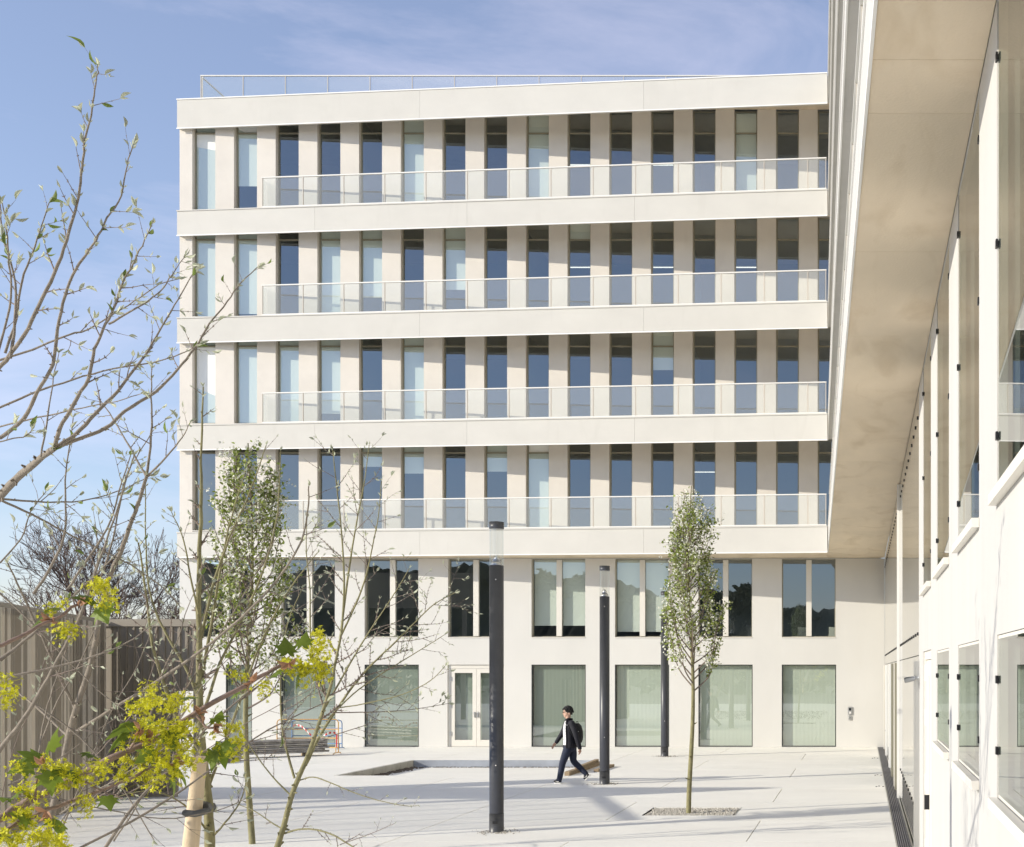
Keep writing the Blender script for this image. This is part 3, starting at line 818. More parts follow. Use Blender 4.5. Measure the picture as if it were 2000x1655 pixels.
m.add([(x1-.05,yb-.03,.62),(x1+.0,yb-.03,.6),(x1-.01,yb-.03,.2),(x1-.05,yb-.03,.22)], [(0,1,2,3)], 0)
build(m, "barrier_tape", [M_RED, M_WHITE], label="red and white barrier tape sagging across the orange crowd barrier", cat="tape")
# scaffold tubes
random.seed(8)
p0, p1 = P(442,1478,36.6), P(612,1462,38.0)
dv = (p1-p0); dv.z = 0; dv = dv.normalized(); sv = Vector((-dv.y,dv.x,0))
tb = MB(); tb.tube([(0,0,0),(2.75,0,0)], .03, 8, caps=False); tb.tube([(2.75,0,0),(0,0,0)], .024, 8, caps=False); TUBE = tb.mesh("scaffold_tube", M_TUBE)
rot = Matrix.Rotation(math.atan2(dv.y,dv.x),4,'Z')
base = Vector((p0.x,p0.y,0))
for r in range(7):
    for c_ in range(8 - (r % 2)):
        p = base + sv*((c_ + .5*(r % 2))*.066) + dv*random.uniform(-.12,.12)
        link("scaffold_tube", TUBE, None, T(p.x,p.y,.135+r*.058) @ rot @ Matrix.Rotation(random.uniform(-.012,.012),4,'Z'),
             label="weathered steel tube in the stack in front of the crowd barrier", cat="tube", group="stacked scaffold tubes")
for s_ in (.35,2.2):
    p = base + dv*s_ - sv*.06
    bm_ = MB(); bm_.box(-.05,.05,0,.62,0,.1)
    link("sleeper", bm_.mesh("sleeper", M_BEAM), None, T(p.x,p.y,.0) @ rot, label="timber sleeper under the %s end of the scaffold tubes" % ("near" if s_ < 1 else "far"), cat="sleeper", group="sleepers under the tubes")
p = P(405,1497,35.2)
m = MB(); t = thing("pallet", "low timber pallet lying left of the scaffold tubes", "pallet", (p.x,p.y,0))
for i in range(6):
    m = MB(); m.box(p.x-.5+i*.19,p.x-.5+i*.19+.14,p.y-.4,p.y+.7,.12,.145); build(m, "plank", M_TUBE, t)
for i in range(3):
    m = MB(); m.box(p.x-.5,p.x+.59,p.y-.4+i*.5,p.y-.3+i*.5,0,.119); build(m, "bearer", M_TUBE, t)
# old timbers on the right edge of the bed
for i,(a,b,hz,w_,lab) in enumerate((((1107,1515),(1170,1494),.10,.12,"longest old timber lying along the right edge of the sunken bed"),
                          ((1126,1507),(1168,1492),.22,.10,"thin short timber on top of the old timber by the sunken bed"),
                          ((1140,1509),(1172,1497),.08,.12,"short old timber beside the lamp at the sunken bed"))):
    A_ = P(a[0],a[1],F*H/(a[1]-PY)*.997); B_ = P(b[0],b[1],F*H/(b[1]-PY)*.997)
    if i == 1: A_, B_ = P(1127,1503,31.6), P(1166,1489,34.4)
    if i == 2: A_, B_ = P(1138,1511,32.0), P(1171,1499,33.8)
    z = {0:.001,1:.104,2:.001}[i]
    dd = Vector((B_.x-A_.x,B_.y-A_.y,0)); ln = dd.length
    m = MB(); m.box(0,ln,-w_/2,w_/2,0,{0:.10,1:.06,2:.07}[i])
    if i == 2: A_.x += .34
    link("timber_beam", m.mesh("timber_beam", M_BEAM), None, T(A_.x,A_.y,z) @ Matrix.Rotation(math.atan2(dd.y,dd.x),4,'Z'), label=lab, cat="timber", group="old timbers by the sunken bed")
# small metal studs near the wing doors
for i,(x,y) in enumerate(((1708,1481),(1714,1514),(1717,1536))):
    g = P(x,y,F*H/(y-PY))
    m = MB()
    for (dx,dy) in ((0,0),(.09,-.1),(-.06,-.12)): m.cyl(g.x+dx,g.y+dy,.0,.012,.022,10)
    build(m, "door_stop_studs", M_BLACK, label=["black floor studs nearest the corner by the drain","black floor studs in the middle of the three by the drain","black floor studs closest to the viewer by the drain"][i], cat="floor stud", group="floor studs by the drain")

# ------------------------------------------------------------------ behind the camera: wooded hill the windows mirror
random.seed(21)
m = MB(); vs = []; n = 700
for i in range(n+1):
    x = -420+820*i/n
    g = min(1, max(0, (x+110)/100))
    hgt = 26.5 - 8.5*g + 1.6*math.sin(x*.06) + 1.0*math.sin(x*.21+1) + random.uniform(-.5,.5)
    vs += [(x,-150,-.3),(x,-200+6*math.sin(x*.03),hgt),(x,-330,-.3)]
fs = []
for i in range(n):
    a = 3*i; fs += [(a,a+3,a+4,a+1),(a+1,a+4,a+5,a+2)]
m.add(vs, fs); build(m, "hills", M_HILL, kind="structure")
m = MB()
for i in range(5200):
    x = random.uniform(-90,45); g = min(1, max(0, (x+110)/100))
    top = 25.5-8.5*g+2.2*math.sin(x*.17)+1.3*math.sin(x*.53+2)
    z = top-abs(random.gauss(0,2.2)); y = -196+random.uniform(-6,3); r = random.uniform(.5,1.5)
    a, b, c_ = [Vector((random.gauss(0,1),random.gauss(0,1),random.gauss(0,1))).normalized()*r for _ in range(3)]
    p = Vector((x,y,z)); m.add([p+a,p+b,p+c_,p-a*.6], [(0,1,2),(0,2,3)])
for i in range(1500):
    x = random.uniform(-90,60); y = random.uniform(-75,-55); z = abs(random.gauss(0,1))*2.6*(1+.5*math.sin(x*.21))
    r = random.uniform(.5,1.3)
    a, b, c_ = [Vector((random.gauss(0,1),random.gauss(0,1),random.gauss(0,1))).normalized()*r for _ in range(3)]
    p = Vector((x,y,z)); m.add([p+a,p+b,p+c_,p-a*.6], [(0,1,2),(0,2,3)])
build(m, "woods", leafmat("far tree leaf", (.06,.065,.03), trans=.1), kind="stuff")
# tube lamps burning inside the offices
for i,(px_,k) in enumerate(((1131,3),(1299,3),(1131,2),(1300,2),(1461,2),(1380,0))):
    x = (px_-PX)*(W+1.9)/F; z = ZB[k+1]-.42
    m = MB(); m.box(x-.55,x+.55,W+1.86,W+1.94,z+.031,z+.07); t = thing("tube_lamp", "thin lit tube lamp in the %s window from the right, %s row" % ({1131:"sixth",1299:"fourth",1300:"fourth",1461:"second",1380:"third"}[px_+0], {3:"top",2:"second highest",0:"lowest balcony"}[k]), "lamp", (x,W+1.9,z), "lit tube lamps in the offices")
    build(m, "housing", M_INT, t)
    m = MB(); m.box(x-.54,x+.54,W+1.87,W+1.93,z+.01,z+.03); build(m, "tube", M_LAMP, t)
    for dx in (-.4,.4):
        m = MB(); m.tube([(x+dx,W+1.9,z+.07),(x+dx,W+1.9,ZT[k+1]-.15)], .006, 5); build(m, "cord", M_STEEL, t)
#--TREES--
# ------------------------------------------------------------------ trees
def leaf_mesh(name, mt, shape, fold=.25, curl=.0):
    """a leaf along +Y from the origin; shape = half widths at equal steps"""
    m = MB(); n = len(shape)-1; vs = []
    for i, w in enumerate(shape):
        y = i/n; z = -curl*y*y
        vs += [(-w, y, z+w*fold*1.6), (0, y, z), (w, y, z+w*fold*1.6)]
    fs = []
    for i in range(n):
        a = 3*i; fs += [(a,a+1,a+4,a+3),(a+1,a+2,a+5,a+4)]
    m.add(vs, fs, 0, True)
    return m.mesh(name, mt)
LEAF_BUD = [leaf_mesh("leaf", L_BUD, [.02,.13,.16,.11,.0], .9, c) for c in (.05,.18)]
LEAF_YNG = [leaf_mesh("leaf", L_YOUNG, [.02,.15,.19,.13,.0], .5, c) for c in (.2,.5)]
def orient(p, d, size, roll):
    d = d.normalized()
    q = d.to_track_quat('Y', 'Z').to_matrix().to_4x4()
    return Matrix.Translation(p) @ q @ Matrix.Rotation(roll, 4, 'Y') @ Matrix.Scale(size, 4)
def rnd_dir(base, spread):
    v = Vector((random.gauss(0,1),random.gauss(0,1),random.gauss(0,1)))
    return (base.normalized() + v*spread).normalized()
def smooth(pts, k=3):
    """Catmull-Rom through the points"""
    out = []
    n = len(pts)
    for i in range(n-1):
        a, b, c, d = pts[max(i-1,0)], pts[i], pts[i+1], pts[min(i+2,n-1)]
        for s in range(k):
            t = s/k
            out.append(.5*((2*b)+(c-a)*t+(2*a-5*b+4*c-d)*t*t+(3*b-a-3*c+d)*t**3))
    out.append(pts[-1]); return out

class Shrub:
    """hand-placed limbs with opposite side twigs, buds and young leaves"""
    def __init__(s, label, cat, base, bark, twig, maxleaf=290, name="young_tree"):
        s.t = thing(name, label, cat, base); s.bark, s.twig = bark, twig
        s.tw = MB(); s.nleaf = 0; s.maxleaf = maxleaf; s.bud = MB(); s.cand = []
    def limb(s, px, ya, yb, r0, r1, name="branch", wig=.0012, twigs=0, tl=(.1,.3), leafp=.6, tmin=.25, young=.1, lsize=(.026,.050), nodes=True):
        n = len(px)
        px = [px[i] if i in (0,n-1) else (px[i][0]*.5+(px[i-1][0]+px[i+1][0])*.25, px[i][1]*.5+(px[i-1][1]+px[i+1][1])*.25) for i in range(n)]
        pts = []
        for i,(x,y) in enumerate(px):
            f = i/(n-1); Y = ya+(yb-ya)*f
            p = P(x,y,Y)
            if 0 < i < n-1: p += Vector((0, random.gauss(0,.012), 0))
            pts.append(p)
        pts = smooth(pts, 4)
        pts = [p + Vector((random.gauss(0,wig),random.gauss(0,wig),random.gauss(0,wig)))*(1 if 0 < i < len(pts)-1 else 0) for i,p in enumerate(pts)]
        sc = (ya+yb)/2/F
        rad = [ .43*(r0+(r1-r0)*i/(len(pts)-1))*sc*random.uniform(.94,1.06) for i in range(len(pts))]
        m = MB(); m.tube(pts, rad, 8 if r0 > 5 else 6)
        if nodes:
            for i in range(2, len(pts)-1, 2):
                for sg in (-1,1):
                    a = rnd_dir((pts[i+1]-pts[i]), .9); m.tube([pts[i], pts[i]+a*rad[i]*2.2], [rad[i]*.7, rad[i]*.25], 4)
        build(m, name, s.bark if r0 > 3.2 else s.twig, s.t)
        L = sum((pts[i+1]-pts[i]).length for i in range(len(pts)-1))
        for k in range(twigs):
            f = tmin+(1-tmin)*(k+random.random()*.6)/max(1,twigs)
            fi = min(f*(len(pts)-1), len(pts)-1.001); i = int(fi)
            p = pts[i].lerp(pts[i+1], fi-i); d = (pts[i+1]-pts[i]).normalized()
            side = rnd_dir(d.cross(Vector((0,1,0))) * random.choice((-1,1)), .35)
            dd = (d*.75 + side*.75).normalized()
            s.twigline(p, dd, random.uniform(*tl)*(1.15-.5*f), rad[i]*.55, leafp, young, lsize)
        # leaves along the outer part and at the tip
        if leafp > 0:
            for i in range(int(len(pts)*.55), len(pts)-1):
                if random.random() < leafp*.8:
                    d = (pts[i+1]-pts[i]).normalized()
                    for sg in (-1,1):
                        side = rnd_dir(d.cross(Vector((0,1,0)))*sg, .4)
                        s.cand.append((pts[i], (d*.9+side*.5), random.uniform(*lsize), young))
            d = pts[-1]-pts[-2]
            for _ in range(3): s.cand.append((pts[-1], rnd_dir(d,.3), random.uniform(*lsize)*1.2, young))
        return pts
    def twigline(s, p, d, L, r, leafp, young, lsize, depth=0):
        n = max(3, int(L/.05)); pts = [p]
        for i in range(n):
            d = (d + Vector((random.gauss(0,.07),random.gauss(0,.07),random.gauss(0,.05)+.02))).normalized()
            pts.append(pts[-1]+d*L/n)
        r = max(r, .0011)
        s.tw.tube(pts, [r*(1-.6*i/n) for i in range(n+1)], 4)
        for i in range(1, n):
            for sg in (-1,1):
                side = rnd_dir(d.cross(Vector((0,1,0)))*sg, .5)
                if random.random() < leafp*.5: s.cand.append((pts[i], d*.8+side*.6, random.uniform(*lsize), young))
                else: s.tw.tube([pts[i], pts[i]+(d*.6+side*.7)*r*3.5], [r*.9, r*.3], 4)
            if depth == 0 and random.random() < .18 and L > .15:
                s.twigline(pts[i], (d*.7+rnd_dir(d.cross(Vector((0,1,0)))*random.choice((-1,1)),.3)*.7), L*random.uniform(.25,.5), r*.7, leafp, young, lsize, 1)
        if leafp > 0:
            for _ in range(2): s.cand.append((pts[-1], rnd_dir(d,.25), random.uniform(*lsize)*1.15, young))
    def finish(s):
        if s.tw.v: build(s.tw, "twigs", s.twig, s.t, kind="stuff")
        random.shuffle(s.cand)
        rest = MB()
        for i,(p,d,sz,young) in enumerate(s.cand):
            if i < s.maxleaf:
                me = random.choice(LEAF_YNG) if random.random() < young else random.choice(LEAF_BUD)
                if me in LEAF_YNG: sz *= 1.15
                link("leaf", me, s.t, orient(p, d, sz, random.uniform(0,6.28)))
            else:
                M = orient(p, d, sz*.8, random.uniform(0,6.28))
                rest.add([M@Vector(v) for v in ((0,0,0),(.13,.4,.1),(0,1,0),(-.13,.4,.1))], [(0,1,2),(0,2,3)])
        if rest.v: build(rest, "buds", L_BUD, s.t, kind="stuff")

random.seed(11)
# tall shrub rising from beyond the left edge
S = Shrub("tall bare shrub with silvery opening buds reaching in from the left edge against the sky", "shrub", (-6.2,6.6,0), M_BARK, M_BARKT, 300, "budding_shrub")
S.limb([(-420,1700),(-300,1450),(-160,1180),(-60,1030),(0,975),(33,939),(80,892),(106,876)], 7.4, 5.8, 24, 11)
S.limb([(106,876),(120,843),(146,796),(173,733),(193,686),(213,633),(226,590),(236,553),(254,510),(275,484),(297,437)], 5.8, 5.3, 10, 2, twigs=9, tl=(.08,.2))
S.limb([(106,876),(146,856),(199,839),(252,806),(299,766),(352,720),(379,683),(412,636),(441,582),(471,553),(507,520)], 5.8, 6.5, 9, 2, twigs=8, tl=(.08,.2), tmin=.5)
S.limb([(110,874),(146,852),(186,813),(232,760),(266,723),(292,680),(322,640),(348,582),(380,531)], 5.8, 6.2, 9, 2, twigs=8, tl=(.08,.2))
S.limb([(0,856),(43,819),(76,773),(100,710),(116,650),(130,568),(152,528),(174,484),(192,462),(203,426),(232,383),(254,317),(259,285)], 5.6, 5.1, 9, 2, twigs=10, tl=(.07,.18))
S.limb([(-60,760),(0,716),(23,690),(54,644),(87,589),(116,517),(134,452),(149,390),(156,350),(170,281),(178,227),(188,172),(196,136),(190,126)], 5.5, 4.9, 10, 1.8, twigs=13, tl=(.07,.16))
S.limb([(-40,800),(4,665),(14,571),(18,499),(22,426),(2,392)], 5.4, 5.3, 6, 2, twigs=5, tl=(.06,.14))
S.limb([(20,700),(34,640),(22,553),(11,462),(0,400)], 5.4, 5.5, 7, 3, twigs=3, tl=(.06,.14))
S.limb([(10,690),(33,625),(54,553),(69,491),(76,444),(96,396)], 5.5, 5.6, 6, 2, twigs=7, tl=(.06,.16), young=.3)
S.limb([(-20,806),(66,766),(133,739),(232,720),(299,706),(365,695),(390,674)], 6.1, 6.3, 5, 2, twigs=5, tl=(.06,.14))
S.limb([(-20,710),(66,680),(133,656),(166,650),(213,620),(250,590),(330,550),(350,545)], 5.9, 6.0, 5.5, 1.8, twigs=7, tl=(.06,.18), young=.25)
S.limb([(-20,838),(83,816),(166,796),(232,783),(276,769)], 6.0, 5.7, 4, 1.6, twigs=4, tl=(.05,.12))
S.limb([(-20,870),(30,862),(60,850),(63,838)], 5.4, 5.4, 3.5, 2, twigs=2, tl=(.05,.1), young=.4)
S.limb([(213,633),(260,615),(315,560),(345,548),(362,500)], 5.6, 5.4, 5, 1.6, twigs=5, tl=(.06,.13))
S.limb([(80,892),(95,800),(105,730),(115,690)], 5.8, 6.1, 4, 1.5, twigs=2, tl=(.05,.12))
S.limb([(3,975),(60,980),(126,985),(190,975),(252,950),(300,925)], 5.9, 6.6, 5, 1.8, twigs=8, tl=(.08,.2))
S.limb([(3,978),(60,1000),(126,1042),(186,1072),(252,1098),(330,1150),(352,1185)], 5.9, 6.8, 5, 2, twigs=6, tl=(.08,.2))
S.finish()
# second shrub, stems crossing the lower left
random.seed(12)
S = Shrub("lower shrub of crossing brown stems with opening buds in front of the metal enclosure", "shrub", (-5.4,6.9,0), M_BARK, M_BARKT, 300, "budding_shrub")
S.limb([(60,1800),(95,1640),(122,1482),(137,1434),(152,1379),(174,1302),(195,1211),(213,1120),(229,1075),(256,1030),(272,999),(286,932)], 6.9, 6.3, 17, 7, name="trunk")
S.limb([(286,932),(296,856),(299,759),(297,720)], 6.3, 6.2, 6, 1.8, twigs=7, tl=(.08,.18))
S.limb([(286,932),(332,892),(350,850),(372,826)], 6.3, 6.1, 5, 1.6, twigs=4, tl=(.06,.14))
S.limb([(286,932),(259,879),(213,813),(189,773)], 6.3, 6.5, 5, 2, twigs=5, tl=(.06,.14))
S.limb([(137,1437),(213,1388),(305,1333),(397,1269),(500,1184),(560,1120),(590,1060),(612,990),(603,950)], 6.9, 6.2, 8.5, 2.5, twigs=5, tl=(.1,.22), leafp=.3, tmin=.4, young=.4)
S.limb([(131,1437),(67,1376),(20,1340),(-20,1330)], 6.9, 7.1, 6, 3, twigs=3)
S.limb([(-30,1500),(0,1470),(61,1382),(100,1309),(146,1226),(171,1165),(200,1120),(232,965),(262,890)], 6.4, 6.0, 11, 2.5, twigs=8, tl=(.1,.24), tmin=.35)
S.limb([(146,1382),(113,1309),(76,1226),(40,1150),(15,1100)], 6.8, 6.4, 7, 3, twigs=4, tl=(.08,.2))
S.limb([(-20,1328),(76,1312),(152,1293),(259,1257),(293,1223)], 6.0, 6.2, 6, 2, twigs=5, tl=(.08,.16), leafp=.8)
S.limb([(66,1160),(110,1098),(126,1048),(133,949),(143,816)], 6.2, 6.0, 7, 2, twigs=9, tl=(.08,.2), young=.25)
S.limb([(133,1150),(173,1098),(213,1025),(232,965),(255,890)], 6.4, 6.2, 6, 2, twigs=8, tl=(.08,.2), young=.2)
S.limb([(180,1170),(213,1098),(229,1000),(246,932),(266,880),(300,840)], 6.6, 6.3, 5, 1.8, twigs=8, tl=(.08,.2), young=.2)
S.limb([(0,1290),(60,1240),(110,1200),(140,1160),(230,1080)], 6.3, 6.5, 8, 3, twigs=4)
S.limb([(60,1370),(160,1430),(230,1530),(300,1640)], 6.5, 6.6, 4, 2.5, twigs=5, leafp=.2)
S.limb([(0,1560),(80,1540),(210,1590),(330,1605),(420,1590),(480,1560)], 6.1, 6.9, 4, 2, twigs=8, leafp=.15)
S.limb([(190,1680),(265,1560),(330,1500),(420,1400),(520,1330),(590,1260)], 6.4, 7.0, 8, 2.5, twigs=8, leafp=.15)
S.limb([(150,1660),(300,1590),(430,1490),(520,1420),(640,1370)], 6.2, 7.2, 6, 2.5, twigs=8, leafp=.15)
S.limb([(260,1500),(330,1400),(395,1300),(470,1180),(540,1050)], 6.8, 7.2, 5, 2, twigs=8, leafp=.3)
S.limb([(0,1100),(55,1060),(60,990),(90,960)], 6.0, 6.1, 4, 1.6, twigs=4)
for q in range(16):
    xa, ya_ = random.uniform(-40,330), random.uniform(1420,1690); ln = random.uniform(220,520); an = math.radians(random.uniform(25,80))
    px_ = [(xa+ln*f*math.cos(an)+random.uniform(-9,9)+20*f*f, ya_-ln*f*math.sin(an)+random.uniform(-8,8)-10*f*f) for f in (0,.2,.4,.6,.8,1)]
    d0 = random.uniform(6.2,7.4)
    S.limb(px_, d0, d0+random.uniform(-.4,.4), random.uniform(2.6,4.5), 1.3, twigs=7, tl=(.07,.2), leafp=.25, lsize=(.02,.035), nodes=False)
S.limb([(-10,1150),(70,1210),(130,1290),(210,1380),(330,1440)], 6.4, 6.6, 4, 2, twigs=6, leafp=.2)
S.finish()
# staked young tree with olive stems
random.seed(13)
S = Shrub("young tree of straight olive green stems tied to a timber stake", "tree", (-3.5,6.9,0), M_BARKG, M_BARKT, 150, "staked_tree")
lk = dict(leafp=.35, lsize=(.02,.035), young=.0)
S.limb([(415,1790),(412,1655),(402,1580),(398,1480),(395,1390),(388,1300),(385,1200),(388,1100),(391,1000),(393,870),(397,756)], 7.0, 6.9, 26, 3, name="trunk", twigs=16, tl=(.06,.14), tmin=.45, **lk)
S.limb([(398,1480),(380,1420),(394,1370),(360,1309),(311,1220),(287,1165),(282,1050),(284,950)], 7.0, 7.2, 10, 2, twigs=12, tl=(.08,.2), **lk)
S.limb([(396,1470),(345,1400),(323,1357),(305,1266),(281,1168),(270,1060)], 7.0, 6.7, 12, 3, twigs=10, tl=(.08,.2), **lk)
S.limb([(392,1330),(410,1220),(430,1110),(452,1000),(480,920)], 7.0, 7.3, 8, 2, twigs=9, tl=(.08,.2), **lk)
S.limb([(390,1260),(420,1130),(440,1060),(490,960),(520,870)], 7.0, 7.2, 7, 2, twigs=8, tl=(.08,.2), **lk)
S.limb([(400,1560),(460,1380),(520,1230),(560,1150),(620,1080)], 7.0, 7.5, 7, 2, twigs=10, tl=(.1,.22), **lk)
S.limb([(388,1200),(370,1120),(360,1050),(335,1000)], 6.9, 6.8, 5, 1.5, twigs=6, tl=(.06,.15), **lk)
S.limb([(395,1400),(430,1290),(470,1200),(530,1110),(545,1000),(548,880)], 6.9, 7.4, 7, 2, twigs=9, tl=(.08,.2), **lk)
S.limb([(412,1640),(395,1600),(350,1560),(300,1530),(215,1560)], 7.0, 6.7, 5, 2, twigs=5, tl=(.08,.2), leafp=.1)
S.limb([(410,1640),(440,1610),(470,1570),(480,1530)], 7.0, 6.9, 5, 2, twigs=4, tl=(.06,.15), leafp=.1)
S.finish()
stk = thing("tree_stake", "peeled round timber stake leaning beside the staked young tree", "stake", (-3.55,6.75,0))
m = MB(); m.tube([P(362,1800,6.85),P(372,1655,6.85),P(380,1580,6.85),P(391,1478,6.85)], [15.5*6.85/F,15*6.85/F,14*6.85/F,12.5*6.85/F], 16); build(m, "post", M_STAKE, stk)
m = MB(); c0 = P(378,1584,6.83); c1 = P(402,1580,7.0)
m.tube([P(361,1588,6.78),P(380,1590,6.74),P(398,1586,6.8),P(405,1583,6.93)], .018, 8); m.tube([P(396,1576,6.9),P(412,1577,7.06)], .030, 8)
build(m, "strap", M_STRAP, stk)
# multi-stemmed young tree in the middle
random.seed(14)
S = Shrub("leaning young tree with fine bare twigs and tiny buds, right of the slim flowering tree", "tree", (-8.25,17.6,0), M_BARKG, M_BARKT, 290, "bare_young_tree")
lk = dict(leafp=.5, lsize=(.05,.085), young=.0)
S.limb([(533,1680),(540,1655),(552,1620),(564,1580),(574,1544),(582,1520),(600,1480),(612,1446),(628,1404),(636,1375),(644,1340),(659,1290),(667,1229),(678,1132),(664,1021),(656,937),(650,880)], 17.6, 17.2, 15, 2, name="trunk", twigs=18, tl=(.3,.7), tmin=.5, **lk)
S.limb([(582,1515),(600,1490),(612,1458),(640,1410),(665,1375),(690,1340),(720,1300),(778,1250),(817,1212),(845,1176),(888,1158)], 17.5, 17.9, 8, 1.6, twigs=14, tl=(.3,.8), tmin=.45, **lk)
S.limb([(664,1250),(681,1104),(695,1021),(711,951),(721,870)], 17.4, 17.7, 5, 1.5, twigs=11, tl=(.2,.6), **lk)
S.limb([(667,1240),(700,1170),(717,1123),(728,1071),(739,1007),(745,940)], 17.4, 16.9, 4.5, 1.5, twigs=9, tl=(.2,.6), **lk)
S.limb([(636,1380),(660,1340),(690,1280),(735,1210),(775,1160),(800,1110)], 17.5, 17.0, 5, 1.5, twigs=11, tl=(.3,.7), **lk)
S.limb([(640,1405),(690,1350),(740,1320),(790,1290),(850,1250),(868,1240)], 17.5, 18.2, 4, 1.4, twigs=8, tl=(.2,.6), **lk)
S.limb([(650,1385),(705,1376),(796,1360),(848,1330),(870,1300)], 17.5, 17.3, 3.4, 1.3, twigs=8, tl=(.15,.4), **lk)
S.limb([(650,1392),(723,1391),(796,1391),(877,1374)], 17.5, 18.0, 3.2, 1.2, twigs=8, tl=(.15,.35), **lk)
S.limb([(640,1440),(705,1420),(740,1408)], 17.5, 17.8, 2.6, 1.2, twigs=4, tl=(.15,.3), **lk)
S.limb([(586,1524),(609,1511),(640,1528),(680,1545),(720,1559),(760,1569),(800,1577),(816,1574)], 17.5, 16.9, 3.4, 1.3, twigs=8, tl=(.1,.25), leafp=.2, lsize=(.04,.06))
S.limb([(556,1628),(580,1618),(612,1618),(644,1626),(670,1642),(700,1662)], 17.6, 17.0, 5, 3, twigs=6, tl=(.15,.4), leafp=.1)
S.limb([(664,1650),(720,1632),(770,1609)], 17.1, 16.9, 2.4, 1.2, twigs=4, tl=(.1,.25), leafp=.15)
S.limb([(575,1520),(562,1480),(554,1446),(548,1380),(545,1300),(560,1210),(590,1150)], 17.5, 17.8, 6, 1.8, twigs=11, tl=(.3,.7), **lk)
S.limb([(566,1552),(536,1522),(505,1484),(480,1440),(440,1390)], 17.5, 17.4, 4, 1.6, twigs=6, tl=(.2,.4), leafp=.2)
S.limb([(640,1370),(610,1300),(600,1230),(615,1150),(590,1080),(600,1010)], 17.5, 17.6, 5, 1.5, twigs=11, tl=(.2,.7), **lk)
S.limb([(552,1620),(530,1610),(500,1580),(462,1570)], 17.6, 17.8, 3.5, 1.5, twigs=5, tl=(.1,.3), leafp=.1)
S.finish()

